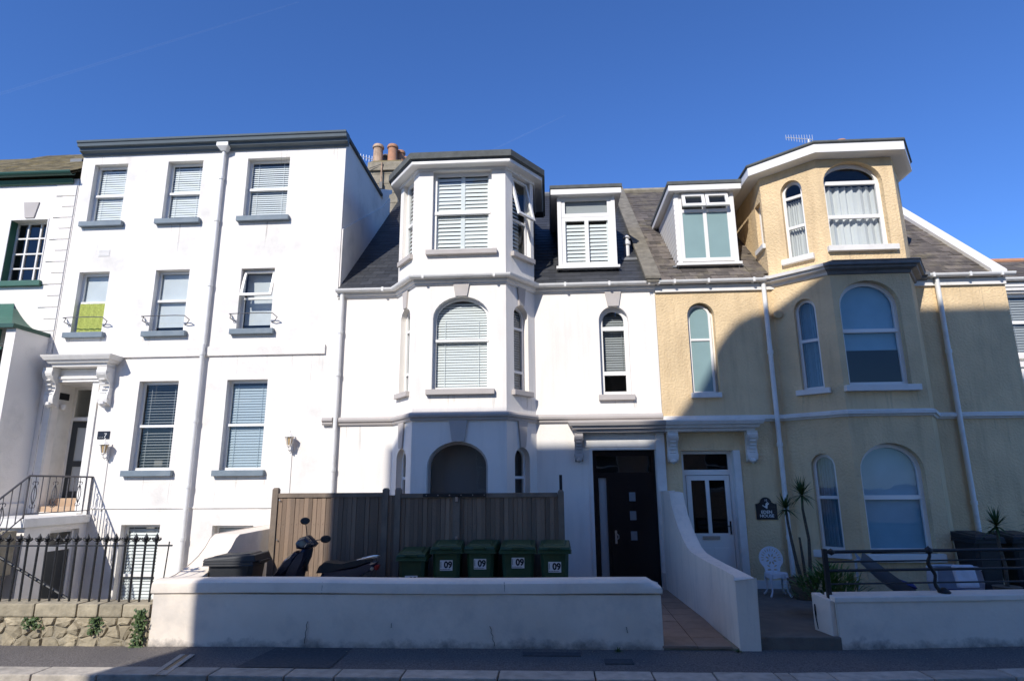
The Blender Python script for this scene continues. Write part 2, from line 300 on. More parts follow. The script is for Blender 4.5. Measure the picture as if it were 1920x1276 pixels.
# ------------------------------------------------------------------ windows
def cells(sh, t, rails, bars):
    """glazing cells: shape inset by t, split at rails (heights) and bars (positions)"""
    a0,a1,b0,bs,ba = sh; hs = [b0]+[r for r in rails]+[(ba if ba is not None else bs)]; xs = [a0]+list(bars)+[a1]
    out = []
    for i in range(len(hs)-1):
        top = i == len(hs)-2
        for j in range(len(xs)-1):
            x0 = xs[j]+t*(1 if j == 0 else 0.5); x1 = xs[j+1]-t*(1 if j == len(xs)-2 else 0.5)
            y0 = hs[i]+t*(1 if i == 0 else 0.5); y1 = hs[i+1]-t*(1 if top else 0.5)
            if top and ba is not None: out.append(arch(x0,x1,y0,max(bs,y0+0.01),ba-t))
            else: out.append(rect(x0,x1,y0,y1))
    return out
def window(house, fr, sh, recess=0.12, t=0.06, rails=(), bars=(), fm='upvc', sill=None, sm='sill_blue', blind=None, bm='blind_white', gm='glass', pitch=0.05, bscale=1.0, tilt=1.15, btop=None, bbot=None, open_top=False, bgap=0.07, sash=0.0):
    a0,a1,b0,bs,ba = sh; H = ba if ba is not None else bs
    cs = cells(sh, t, rails, bars)
    mb = MB()
    if open_top and rails:                      # upper light hangs open at the bottom: fixed frame + tilted sash
        low = [c for c in cs if max(p[1] for p in c) < rails[0]]
        mb.prism(fr, shape(sh), -recess-0.05, -recess, holes=low+[rect(a0+t*0.6,a1-t*0.6,rails[0]+t*0.3,bs-t*0.6)])
    else:
        mb.prism(fr, shape(sh), -recess-0.05, -recess, holes=cs)
        if sash and rails:                      # meeting rail and lower sash sit a little further back
            mb.fbox(fr, a0+t*0.5, a1-t*0.5, rails[0]-t*0.4, rails[0]+t*0.5, -recess, -recess+0.018)
    w = mb.build('window', fm, house)
    for c in (cs if not (open_top and rails) else low):
        p = MB(); p.add([fr.p(x,y,-recess-0.03) for x,y in c], [tuple(range(len(c)))]); p.build('pane', gm, w)
    if open_top and rails:
        zt = bs-t*0.6; zb = rails[0]; hgt = zt-zb; ang = R_(14)
        f2 = Fr(fr.p(0, zt, -recess), fr.A, (fr.B*math.cos(ang)-fr.N*math.sin(ang)), (fr.N*math.cos(ang)+fr.B*math.sin(ang)))
        q = MB(); q.prism(f2, rect(a0+t*0.5,a1-t*0.5,-hgt,0), -0.02, 0.03, holes=[rect(a0+t*1.4,a1-t*1.4,-hgt+t*0.9,-t*0.9)]); sob = q.build('opening_light', fm, w)
        p = MB(); p.add([f2.p(x,y,0.0) for x,y in rect(a0+t*1.4,a1-t*1.4,-hgt+t*0.9,-t*0.9)], [(0,1,2,3)]); p.build('pane', gm, w)
    if sill:
        ov, h, pr = sill; s2 = MB(); s2.fbox(fr, a0-ov, a1+ov, b0-h, b0, -recess+0.01, pr); s2.build('sill', sm, w, bevel=0.008)
    if blind:
        bt = btop if btop is not None else H-t; bb = bbot if bbot is not None else b0+t*0.6; D = -recess-bgap; b = MB()
        if blind in ('slats', 'shutter'):
            n = int((bt-bb)/pitch); wd = pitch*0.92*bscale
            groups = [(a0+t*0.8, a1-t*0.8)]
            if blind == 'shutter':
                nb = 2; W = (a1-a0-2*t*0.8)/nb; groups = [(a0+t*0.8+W*k+0.03, a0+t*0.8+W*(k+1)-0.03) for k in range(nb)]
            for k in range(n):
                z = bb+pitch*(k+0.5)
                for g0,g1 in groups:
                    if ba is not None and z > bs:
                        rr = max(0.05, 1-((z-bs)/(ba-bs))**2)**0.5; c = (a0+a1)/2; hw = (a1-a0)/2*rr-t*0.8; g0,g1 = c-hw,c+hw
                    tj = tilt+random.uniform(-.07,.07); dz = wd/2*math.sin(tj); dd = wd/2*math.cos(tj); z += random.uniform(-.002,.002)
                    b.add([fr.p(g0,z-dz,D+dd), fr.p(g1,z-dz,D+dd), fr.p(g1,z+dz,D-dd), fr.p(g0,z+dz,D-dd)], [(0,1,2,3)])
            if blind == 'shutter':
                for g0,g1 in groups:
                    b.fbox(fr, g0-0.03, g0+0.012, bb, bt, D-0.014, D+0.014); b.fbox(fr, g1-0.012, g1+0.03, bb, bt, D-0.014, D+0.014)
            else:
                for f in (0.2, 0.8):
                    x = a0+(a1-a0)*f; b.fbox(fr, x-0.004, x+0.004, bb, bt if ba is None else bs, D+0.024, D+0.026)
            o = b.build('blind', bm, w)
        elif blind == 'curtain':
            n = 48; x0, x1 = a0+t*0.5, a1-t*0.5
            ph = random.random()*6
            for r in range(2):
                zz = (bb, bt)[r]; b.v += [fr.p(x0+(x1-x0)*i/n, zz, D-0.05+0.028*math.sin(i*0.95+ph+0.5*math.sin(i*0.31))+0.012*math.sin(i*2.1)) for i in range(n+1)]
            b.f += [[i,i+1,n+2+i,n+1+i] for i in range(n)]; b.build('curtain', bm, w, smooth=True)
        else:
            b.fbox(fr, a0+t*0.5, a1-t*0.5, bb, bt, D-0.01, D); b.build('roller_blind', bm, w)
    return w
def downpipe(house, u, z0, z1, r=0.045, off=0.075, brackets=(), m='gutter_white', shoe=True):
    pts = [(u,-off,z1),(u,-off,z0)]; mb = MB().tube(pts, r, 12); o = mb.build('downpipe', m, house, smooth=True)
    for zb in brackets:
        MB().tube([(u,-off,zb-0.035),(u,-off,zb+0.035)], r+0.012, 12).build('collar', m, o, smooth=True)
    return o
def gutter(house, path, z, r=0.07, off=0.13, m='gutter_white'):
    prof = [(off+r*math.cos(a), z+r*math.sin(a)) for a in [math.pi+math.pi*i/8 for i in range(9)]] + [(off+r-0.008, z), (off+r*0.75*math.cos(-0.3), z-r*0.6), (off, z-r*0.85), (off-r*0.7, z-r*0.6), (off-r+0.008, z)]
    g = MB().sweep(path, prof).build('gutter', m, house)
    return g
def slates(house, fr, a0, a1, b0, b1, m, skip, wd=0.27, ex=0.19, limit=300, thick=0.008, jitter=1.0):
    """slates laid in courses on roof frame fr; nearest to the eaves are single objects, the rest one part"""
    me = mesh_of(MB().box(-wd/2+0.003, wd/2-0.003, -0.02, ex*1.9, 0, thick), 'slate', m)
    ang = math.atan2(fr.B.z, fr.B.y); rest = MB(); n = 0; row = 0; b = b0; meshes = [me]
    ends = {}
    while b < b1:
        x = a0 + (wd/2 if row % 2 else 0)
        xs = []
        if row % 2: xs.append((a0, a0+wd/2))
        while x < a1-0.02: xs.append((x, min(a1, x+wd))); x += wd
        for x0, x1 in xs:
            c = (x0+x1)/2
            if skip(c, b): continue
            tl = -0.028 + random.uniform(-.008,.008)*jitter; dy = random.uniform(-.008,.008)*jitter; lift = 0.012+random.uniform(0,.004)*jitter
            P = fr.p(c, b+dy, lift); s = (x1-x0)/wd
            if n < limit:
                o = inst(me, 'slate', house, P, (ang+tl, 0, random.uniform(-.01,.01)*jitter), (s,1,1)); n += 1
            else:
                rot = Matrix.Rotation(ang+tl, 3, 'X')
                w2 = (x1-x0)/2-0.003; vs = [Vector(q) for q in [(-w2,-.02,0),(w2,-.02,0),(w2,ex*1.9,0),(-w2,ex*1.9,0),(-w2,-.02,thick),(w2,-.02,thick),(w2,ex*1.9,thick),(-w2,ex*1.9,thick)]]
                rest.add([P+rot@q for q in vs], [(4,5,6,7),(0,1,5,4),(0,4,7,3),(1,2,6,5)])
        b += ex; row += 1
    if rest.v:
        o = rest.build('upper_slates', m, house); o['kind'] = 'stuff'
def corbel(house, u0, u1, z0, z1, m, dp=0.24):
    """scrolled console bracket"""
    h = z1-z0; prof = []
    for i in range(25):
        t = i/24; z = z1-h*0.88*t
        d = dp*(0.95-0.05*t) if t < 0.12 else dp*(0.42+0.5*math.cos((t-0.12)*2.0)**2*(1-t)+0.16*math.sin(t*9.0)*(1-t*0.4))
        prof.append((max(0.05, d), z))
    fr = Fr((u0,0,0), (0,-1,0), (0,0,1), (1,0,0))
    outer = [(0,z0+h*0.05)] + [(d,z) for d,z in reversed(prof)] + [(0,z1)]
    mb = MB(); mb.prism(fr, outer, 0, u1-u0); o = mb.build('corbel', m, house)
    c = (u0+u1)/2; wd_ = u1-u0
    MB().lathe((c, -dp*0.42, z0+h*0.10), [(0.001,-h*0.10),(wd_*0.34,-h*0.02),(wd_*0.30,h*0.05),(0.001,h*0.08)], 8).build('drop', m, o, smooth=True)
    for s in (u0-0.006, u1+0.006):
        MB().tube([(s-0.004, -dp*0.62, z1-h*0.2), (s+0.004, -dp*0.62, z1-h*0.2)], dp*0.26, 14).build('volute', m, o, smooth=True)
        MB().tube([(s-0.004, -dp*0.30, z0+h*0.26), (s+0.004, -dp*0.30, z0+h*0.26)], dp*0.17, 12).build('volute', m, o, smooth=True)
    q = MB()
    for k in range(6):
        zz = z1-h*(0.2+0.11*k); q.tube([(c-wd_*0.28, -dp*(0.86-0.10*k)-0.004, zz), (c+wd_*0.28, -dp*(0.86-0.10*k)-0.004, zz)], 0.016, 6)
    q.build('reeding', m, o, smooth=True)['kind'] = 'stuff'
    return o
def chimney_stack(house, x0, x1, y0, y1, z0, z1, pots, m='old_stone'):
    mb = MB(); h = 0.32; z = z0
    mb.box(x0+.012,x1-.012,y0+.012,y1-.012,z0,z1-0.43); o = mb.build('chimney', m, house)
    while z < z1-0.45:
        zz = min(z+h, z1-0.42); MB().box(x0,x1,y0,y1,z+0.006,zz-0.006).build('chimney_course', m, o, bevel=0.008); z = zz
    k = MB(); k.box(x0-.07,x1+.07,y0-.07,y1+.07,z1-0.42,z1-0.30); k.box(x0-.04,x1+.04,y0-.04,y1+.04,z1-0.30,z1-0.12); k.build('chimney_cap', m, o, bevel=0.02)
    k = MB(); k.add([(x0-.02,y0-.02,z1-.12),(x1+.02,y0-.02,z1-.12),(x1+.02,y1+.02,z1-.12),(x0-.02,y1+.02,z1-.12),(x0+.1,y0+.1,z1),(x1-.1,y0+.1,z1),(x1-.1,y1-.1,z1),(x0+.1,y1-.1,z1)], [(4,5,6,7),(0,1,5,4),(1,2,6,5),(2,3,7,6),(3,0,4,7)]); k.build('flaunching', 'slate_moss', o)
    for (px,py,r,hh,pm) in pots:
        MB().lathe((px,py,z1-0.06), [(r*1.02,0),(r*1.05,0.05),(r*0.93,0.10),(r*0.88,hh*0.8),(r*1.08,hh*0.84),(r*1.1,hh*0.92),(r*0.92,hh),(r*0.75,hh),(r*0.72,hh-0.15)], 18).build('chimney_pot', pm, o, smooth=True)
    return o

# ================================================================== ground
struct('ground', MB().box(-300,300,-300,300,-1.6,-1.42), 'concrete_brown')
struct('road', MB().box(-80,80,-11.3,-4.9,-0.6,-0.285), 'asphalt')
pv = MB()
pv.add([(-80,-4.62,-0.18),(-80,-3.6,-0.15),(2.6,-3.6,-0.15),(2.6,-4.60,-0.18),(9,-3.15,-0.15),(9,-3.98,-0.18),(40,-2.2,-0.15),(40,-3.0,-0.18)], [(0,3,2,1),(3,5,4,2),(5,7,6,4)])
struct('pavement', pv, 'asphalt_walk')
struct('paving_bed', MB().box(-80,40,-4.80,-3.2,-0.7,-0.215), 'concrete_brown')
p2 = MB(); p2.add([(-3.75,-4.56,-0.1685),(-3.62,-3.76,-0.1495),(-2.6,-3.76,-0.1495),(-2.62,-4.57,-0.1685)], [(0,1,2,3)]); struct('pavement_patch', p2, 'asphalt_patch')
struct('opposite_pavement', MB().box(-80,80,-14.6,-11.3,-0.6,0.30), 'asphalt_walk', bevel=0.02)
# kerb: each stone its own piece
kerb = struct('kerb', MB().box(-14,9,-4.84,-4.66,-0.5,-0.29), 'concrete')
xs = [-9.3,-8.6,-7.75,-7.05,-5.98,-5.2,-3.9,-3.02,-2.45,-1.70,-0.62,0.46,1.10,1.78,2.45,2.62,3.05,4.1,5.0,6.1,7.2,8.4]
random.seed(3)
def kline(x): return -4.60 if x < 2.6 else -4.60+(x-2.6)*0.095
for i in range(len(xs)-1):
    a, b = xs[i]+0.006, xs[i+1]-0.006; lw = 0.0 if 2.4 < (a+b)/2 < 3.05 else 0.0
    ya, yb = kline(a), kline(b); dz = random.uniform(-.006,.006); zt = -0.166+dz-lw
    k = MB(); k.add([(a,ya-0.33,-0.5),(b,yb-0.33,-0.5),(b,yb,-0.5),(a,ya,-0.5),(a+.004,ya-0.32,zt),(b-.004,yb-0.32,zt+random.uniform(-.005,.005)),(b,yb,zt),(a,ya,zt)],
                     [(0,3,2,1),(4,5,6,7),(0,1,5,4),(1,2,6,5),(2,3,7,6),(3,0,4,7)])
    k.build('kerb_stone', 'granite', kerb, bevel=0.016)
# pavement drain channel and covers
dr = struct('drain_channel', MB().add([(-4.71,-4.1,-0.157),(-4.51,-4.1,-0.157),(-4.38,-4.93,-0.161),(-4.58,-4.93,-0.161)], [(0,1,2,3)]), 'black_plastic')
for o0 in (0.0, 0.125):
    MB().add([(-4.705+o0,-4.1,-0.151),(-4.64+o0,-4.1,-0.151),(-4.50+o0,-4.93,-0.154),(-4.565+o0,-4.93,-0.154),(-4.705+o0,-4.1,-0.16),(-4.64+o0,-4.1,-0.16),(-4.50+o0,-4.93,-0.163),(-4.565+o0,-4.93,-0.163)], [(0,1,2,3),(0,1,5,4),(1,2,6,5),(2,3,7,6),(3,0,4,7)]).build('drain_bar', 'granite', dr)
for (x,y,a,b) in ((-0.02,-3.95,0.72,0.16),(0.78,-4.22,0.34,0.2)):
    z = -0.163+(y+4.1)*0.03+0.006
    o = tag(MB().box(x-a/2,x+a/2,y-b/2,y+b/2,z-0.03,z+0.003).build('access_cover','asphalt_patch',None,bevel=0.004), 'long flat utility cover against the foot of the white garden wall' if a > .5 else 'small square utility cover set in the pavement before the white wall', 'utility cover')
random.seed(21)
lt = MB()
for k in range(70):
    x = random.uniform(-7,6); y = random.choice((random.gauss(-3.86,0.05), random.uniform(-4.5,-3.85))); z = -0.18+(y+4.62)*0.03+0.005; r = random.uniform(.008,.022); a = random.uniform(0,6.28)
    lt.add([(x+r*math.cos(a+q)*m, y+r*math.sin(a+q)*m, z+random.uniform(0,.006)) for q,m in ((0,1),(1.3,.6),(3.1,1),(4.6,.5))], [(0,1,2,3)])
lo = lt.build('leaf_litter','mortar',None); lo['kind'] = 'stuff'; lo['label'] = 'scattered grit and dry leaves along the pavement'; lo['category'] = 'litter'
# yards
struct('yard', MB().box(-5.0,1.38,-3.45,0.3,-0.6,-0.05), 'concrete')
struct('courtyard', MB().box(2.4,9.2,-3.32,0.3,-0.6,-0.004), 'concrete_brown')
struct('courtyard_step', MB().box(2.5,3.63,-3.68,-3.321,-0.6,-0.002), 'concrete_brown', bevel=0.015)
struct('basement_area', MB().box(-14,-5.35,-3.4,0.3,-1.41,-1.25), 'concrete')
pathb = struct('path', MB().add([(1.38,-3.72,-0.13),(2.38,-3.72,-0.13),(2.38,0.2,-0.035),(1.38,0.2,-0.035),(1.38,-3.72,-0.5),(2.38,-3.72,-0.5),(2.38,0.2,-0.5),(1.38,0.2,-0.5)], [(0,1,2,3),(0,1,5,4),(1,2,6,5),(3,0,4,7)]), 'mortar')
ts = math.atan2(0.095, 3.92)
for i in range(9):
    for j, (a,b) in enumerate(((1.385,1.815),(1.825,2.255))):
        y0 = -3.74+0.43*i+(0.0 if j else 0.0)
        if y0 > -0.1: continue
        t = mesh_of(MB().box(-(b-a)/2,(b-a)/2,0,0.42,0,0.03), 'path_tile', 'path_tile', bevel=0.004) if i == 0 and j == 0 else t
        inst(t, 'path_tile', pathb, ((a+b)/2, y0, -0.133+(y0+3.72)*0.02424+random.uniform(0,.003)), (ts+random.uniform(-.004,.004),0,0))

# ================================================================== left white town house
HL = thing('town_house', (-7.48,0,-1.25), 'tall flat-topped white rendered town house with blue-grey cornice and sills', 'house')
LW = [(-10.25,-9.46,7.66,9.09,None),(-8.51,-7.69,7.67,9.10,None),(-6.65,-5.68,7.67,9.10,None),
      (-10.22,-9.53,5.12,6.50,None),(-8.48,-7.72,5.11,6.50,None),(-6.56,-5.82,5.12,6.48,None),
      (-8.53,-7.68,2.22,4.05,None),(-6.64,-5.78,2.21,4.05,None),(-8.53,-7.73,-0.75,1.165,None),(-6.66,-5.83,-0.75,1.145,None)]
ldoor = rect(-10.36,-9.53,1.42,4.04)
MB().panel(FACADE, rect(-10.55,-4.41,-1.25,9.4), [shape(s) for s in LW]+[ldoor], 0.17).build('wall', 'white_render_old', HL)
side = MB(); sf = Fr((-4.41,0,0),(0,1,0),(0,0,1),(1,0,0))
side.panel(sf, [(0.0,5.4),(3.75,5.4),(3.75,10.10),(2.95,9.50),(0,9.55)], []); side.build('gable_wall', 'white_render_old', HL)
gp = MB(); gp.prism(sf, [(0.02,5.8),(3.74,9.2),(3.74,9.85),(3.05,9.25),(0.02,7.33)], 0, 0.035); gp.build('lower_gable', 'white_render_old', HL)
cop = MB(); cop.prism(sf, [(-0.05,9.50),(2.92,9.50),(2.92,9.58),(-0.05,9.58)], -0.25, 0.05); cop.build('coping', 'felt', HL)
fl = MB(); fl.prism(sf, [(2.70,9.62),(2.98,9.47),(3.85,10.05),(3.85,10.16)], -0.02, 0.05); fl.build('flashing', 'white_paint', HL)
MB().box(-10.5,-4.45,0.02,8.8,9.40,9.5).build('roof', 'felt', HL)
MB().add([(-10.55,0,-1.25),(-10.55,9,-1.25),(-10.55,9,9.5),(-10.55,0,9.5),(-4.41,9,-1.25),(-4.41,9,9.5)], [(0,1,2,3),(1,4,5,2)]).build('rear_wall', 'white_render_old', HL)
MB().box(-10.5,-4.5,1.9,1.95,-1.2,9.3).build('inner_wall', 'room', HL)
MB().sweep([(-10.56,0),(-4.34,0)], [(0,9.30),(0.04,9.30),(0.06,9.34),(0.14,9.37),(0.15,9.43),(0.22,9.44),(0.235,9.50),(0.26,9.52),(0.27,9.56),(0,9.57)]).build('cornice', 'slate_blue', HL)
MB().sweep([(-9.0,0),(-4.60,0)], [(0,4.545),(0.045,4.56),(0.05,4.74),(0.03,4.755),(0,4.76)]).build('string_course', 'white_render_old', HL)
MB().sweep([(-9.2,0),(-4.42,0)], [(0,1.47),(0.022,1.475),(0.022,1.495),(0,1.505)]).build('plinth_band', 'white_render_old', HL)
for i, s in enumerate(LW):
    a0,a1,b0,bs,_ = s
    kw = dict(recess=0.13, t=0.055, sill=(0.10,0.115,0.10), sm='sill_blue', sash=1)
    zr = [8.35,8.35,8.38,5.82,5.82,5.84,3.12,3.12,0.2,0.2][i]
    if i in (0,1): window(HL, FACADE, s, rails=[zr], blind='slats', bm='blind_white', pitch=0.055, tilt=1.3, **kw)
    elif i == 2: window(HL, FACADE, s, rails=[zr], blind='slats', bm='blind_white', pitch=0.05, open_top=False, **kw)
    elif i == 3:
        w_ = window(HL, FACADE, s, rails=[zr], blind='roller', bm='net', bbot=5.85, **kw)
        c = MB(); n = 24
        for r in range(2):
            c.v += [FACADE.p(a0+0.05+(a1-a0-0.09)*k/n, (5.16,5.80)[r], -0.10+0.006*math.sin(k*1.1)) for k in range(n+1)]
        c.f += [[k,k+1,n+2+k,n+1+k] for k in range(n)]; c.build('hung_cloth', 'cloth_green', w_, smooth=True)
    elif i == 4: window(HL, FACADE, s, rails=[zr], blind='roller', bm='net', bbot=5.25, **kw)
    elif i == 5: window(HL, FACADE, s, rails=[zr], blind='roller', bm='net', bgap=0.16, bbot=5.28, open_top=True, **kw)
    elif i == 6: window(HL, FACADE, s, rails=[zr], blind='slats', bm='blind_dim', pitch=0.058, tilt=0.35, bgap=0.1, **kw)
    elif i == 7: window(HL, FACADE, s, rails=[zr], blind='slats', bm='blind_sky_tint', pitch=0.055, tilt=1.2, gm='glass', **kw)
    else: window(HL, FACADE, s, rails=[zr], blind='slats', bm='blind_white', pitch=0.062, tilt=1.1, **kw)
for i in (3,4,5):                                  # bent wire guards in front of the middle-floor windows
    a0,a1,b0,bs,_ = LW[i]; z = b0+0.31
    pts = [(a0-0.13,-0.02,z+0.02),(a0-0.10,-0.14,z),(a0+0.1,-0.16,z),(a1-0.1,-0.16,z),(a1+0.10,-0.16,z-0.01),(a1+0.19,-0.12,z-0.09),(a1+0.10,-0.05,z-0.16),(a1+0.02,-0.01,z-0.16)]
    MB().tube(pts, 0.010, 6).build('window_guard', 'rail_grey', HL, smooth=True)
    MB().tube([(a0-0.13,-0.02,z+0.02),(a0-0.10,-0.10,z-0.08),(a0+0.0,-0.01,z-0.15)], 0.010, 6).build('window_guard', 'rail_grey', HL, smooth=True)
hp = MB(); hp.add([(-7.31,-0.02,9.46),(-7.05,-0.02,9.46),(-7.05,-0.20,9.46),(-7.31,-0.20,9.46),(-7.31,-0.02,9.34),(-7.05,-0.02,9.34),(-7.05,-0.20,9.34),(-7.31,-0.20,9.34),(-7.23,-0.02,9.24),(-7.13,-0.02,9.24),(-7.13,-0.13,9.24),(-7.23,-0.13,9.24)],
    [(0,1,2,3),(0,4,5,1),(1,5,6,2),(2,6,7,3),(3,7,4,0),(4,8,9,5),(5,9,10,6),(6,10,11,7),(7,11,8,4)]); hp.build('hopper', 'gutter_white', HL)
downpipe(HL, -7.18, 4.8, 9.26, brackets=(6.1,7.6,8.6)); downpipe(HL, -7.18, -1.1, 4.8, off=0.10, brackets=(4.6,3.2,1.9,0.9))
v = MB()
for k in range(5): v.fbox(FACADE, -9.84, -9.60, 6.865+0.03*k, 6.882+0.03*k, 0, 0.012)
v.fbox(FACADE,-9.85,-9.59,6.85,7.01,0,0.006); v.build('air_vent', 'white_paint', HL)
# entrance: hood, consoles, surround, door
MB().sweep([(-10.04,0.0),(-10.04,-0.02),(-9.34,-0.02),(-9.34,0.0)], [(0,4.33),(0.24,4.34),(0.25,4.40),(0.30,4.41),(0.33,4.46),(0.36,4.47),(0.40,4.54),(0.41,4.57),(0,4.60)]).build('door_hood', 'white_paint', HL)
for u in (-10.47,-9.30): corbel(HL, u, u+0.21, 3.50, 4.33, 'white_paint', 0.28)
MB().sweep([(-10.33,0.0),(-10.33,-0.02),(-9.42,-0.02),(-9.42,0.0)], [(0,4.05),(0.05,4.05),(0.05,4.10),(0.08,4.11),(0.08,4.16),(0.03,4.18),(0.03,4.32),(0,4.33)]).build('door_entablature', 'white_paint', HL)
for a,b in ((-10.50,-10.37),(-9.52,-9.38)): MB().fbox(FACADE,a,b,1.40,4.05,0,0.035).build('door_jamb', 'white_paint', HL)
dfr = MB(); dfr.prism(FACADE, rect(-10.36,-9.53,1.42,4.04), -0.62, -0.55, holes=[rect(-10.30,-9.59,3.38,3.98), rect(-10.30,-9.59,1.42,3.30)]); df = dfr.build('door_frame', 'white_paint', HL)
MB().add([FACADE.p(a,b,-0.58) for a,b in rect(-10.30,-9.59,3.38,3.98)], [(0,1,2,3)]).build('fanlight', 'glass', df)
MB().add([(-10.36,0.171,1.40),(-10.36,0.62,1.40),(-10.36,0.62,4.04),(-10.36,0.171,4.04)], [(0,1,2,3)]).add([(-9.53,0.171,1.40),(-9.53,0.62,1.40),(-9.53,0.62,4.04),(-9.53,0.171,4.04)], [(0,1,2,3)]).add([(-10.36,0.171,4.039),(-9.53,0.171,4.039),(-9.53,0.62,4.039),(-10.36,0.62,4.039)], [(0,1,2,3)]).build('door_reveal', 'white_paint', HL)
fr2 = Fr((-10.30,0.56,0),(math.cos(R_(30)),math.sin(R_(30)),0),(0,0,1),(math.sin(R_(30)),-math.cos(R_(30)),0))
d = MB(); d.prism(fr2, rect(0,0.72,1.66,3.28), -0.02, 0.02, holes=[rect(0.10,0.62,2.45,3.16), rect(0.10,0.62,1.82,2.33)]); dl = d.build('door', 'door_grey', HL)
for a,b in ((2.45,3.16),(1.82,2.33)): MB().add([fr2.p(x,y,0) for x,y in rect(0.10,0.62,a,b)], [(0,1,2,3)]).build('pane', 'obscure', dl)
for k,(y0,y1,z0,z1) in enumerate(((0.02,0.30,1.38,1.53),(0.30,0.60,1.38,1.68))): MB().box(-10.34,-9.55,y0,y1,z0,z1).build('door_step', 'step_tile', HL, bevel=0.01)
cm = MB().fbox(Fr((-10.36,0,0),(0,1,0),(0,0,1),(1,0,0)), 0.15,0.40,3.72,3.86,0,0.02); cm.build('wall_plate', 'black_plastic', HL)
MB().lathe((-10.30,0.22,3.56), [(0.001,-0.06),(0.04,-0.05),(0.055,0),(0.055,0.05),(0.001,0.06)], 12).build('dome_camera', 'upvc', HL, smooth=True)

# wall lamps and plate on the left house
def wall_lamp(u, z, label):
    o = thing('wall_lamp', (u,-0.01,z-0.2), label, 'lamp', 'lantern lamps on the white town house')
    y = -0.15
    MB().box(u-0.035,u+0.035,-0.03,0,z-0.24,z+0.02).build('back_plate', 'white_paint', o, bevel=0.006)
    MB().tube([(u,-0.02,z-0.18),(u,-0.09,z-0.22),(u,y,z-0.19),(u,y,z-0.13)], 0.012, 8).build('bracket', 'white_paint', o, smooth=True)
    c = MB()
    for k in range(6):
        a = math.pi*k/3+0.3; c.tube([(u+0.045*math.cos(a),y+0.045*math.sin(a),z-0.12),(u+0.082*math.cos(a),y+0.082*math.sin(a),z+0.06)], 0.008, 5)
    c.lathe((u,y,z), [(0.02,-0.14),(0.06,-0.125),(0.05,-0.11),(0.02,-0.11)], 6); c.build('cage', 'white_paint', o)
    MB().lathe((u,y,z), [(0.04,-0.11),(0.074,0.055)], 6).build('lamp_glass', 'amber_glass', o)
    MB().lathe((u,y,z), [(0.11,0.055),(0.10,0.07),(0.055,0.115),(0.03,0.13),(0.012,0.15),(0.018,0.17),(0.004,0.19)], 6).build('lamp_cap', 'white_paint', o)
    MB().tube([(u+0.01,-0.008,z-0.22),(u+0.01,-0.008,z-1.25)], 0.011, 6).build('conduit', 'white_paint', o)
wall_lamp(-9.0, 2.68, 'white lantern wall lamp beside the raised front door and name plate')
wall_lamp(-5.17, 2.79, 'white lantern wall lamp between the blind-filled window and the timber fence')
pl = tag(MB().fbox(FACADE,-9.28,-9.02,2.86,3.02,0,0.012).build('name_plate','sign_black',None), 'small dark name plate beside the raised front door', 'sign')
text_mesh('7', 0.13, FACADE, -9.11, 2.89, 0.0125, pl, 'sign_white'); MB().tube([FACADE.p(-9.25+0.012*k, 2.895+0.012*math.sin(k*2.1), 0.013) for k in range(9)], 0.0035, 4).build('scroll_mark','sign_white',pl)

# porch under the landing, landing, steps and hand rail
PO = thing('entrance_landing', (-9.9,-0.8,-1.25), 'white rendered landing with basement door below and tiled steps above', 'steps')
pf = Fr((-9.25,0,0),(0,1,0),(0,0,1),(1,0,0))
MB().panel(pf, rect(-1.5,0,-1.25,1.22), [rect(-0.92,-0.18,-1.2,1.12)], 0.16).build('porch_wall', 'white_render_old', PO)
MB().add([(-9.25,-1.5,-1.25),(-9.25,-1.5,1.22),(-11.4,-1.5,1.22),(-11.4,-1.5,-1.25)], [(0,1,2,3)]).build('front_wall', 'white_render_old', PO)
MB().box(-11.4,-9.18,-1.62,-0.005,1.22,1.37).build('landing_slab', 'white_paint', PO, bevel=0.012)
pd = MB(); pd.prism(pf, rect(-0.92,-0.18,-1.2,1.12), -0.16, -0.10, holes=[rect(-0.86,-0.24,0.84,1.07), rect(-0.86,-0.24,-1.2,0.74)]); pdo = pd.build('door_frame', 'upvc', PO)
MB().add([pf.p(a,b,-0.13) for a,b in rect(-0.86,-0.24,0.84,1.07)], [(0,1,2,3)]).build('fanlight', 'glass_dark', pdo)
MB().fbox(pf,-0.86,-0.24,-1.2,0.74,-0.15,-0.12).build('door', 'door_grey', PO)
for k in range(9):
    y1 = -1.62-0.28*k; z = 1.22-0.17*(k+1)
    MB().box(-10.7,-9.28,y1-0.30,y1,z-0.6 if k < 6 else -1.25,z+0.13).build('step', 'old_stone', PO, bevel=0.012)
HR = thing('hand_rail', (-9.25,-1.55,1.37), 'thin grey iron hand rail with scrolls round the entrance landing', 'railing')
def rail_top(v): return 2.11 if v > -1.58 else 2.11+(v+1.58)*0.72
MB().tube([(-9.25,-0.01,2.10),(-9.25,-1.58,2.11),(-9.25,-3.2,2.11-1.62*0.72)], 0.018, 8).build('top_rail', 'rail_grey', HR)
MB().tube([(-9.25,-0.01,1.45),(-9.25,-1.58,1.45)], 0.011, 6).build('bottom_rail', 'rail_grey', HR)
MB().tube([(-9.25,-1.58,1.40),(-9.25,-3.2,1.40-1.62*0.72)], 0.011, 6).build('bottom_rail', 'rail_grey', HR)
ys = [-0.03-0.155*k for k in range(21)]
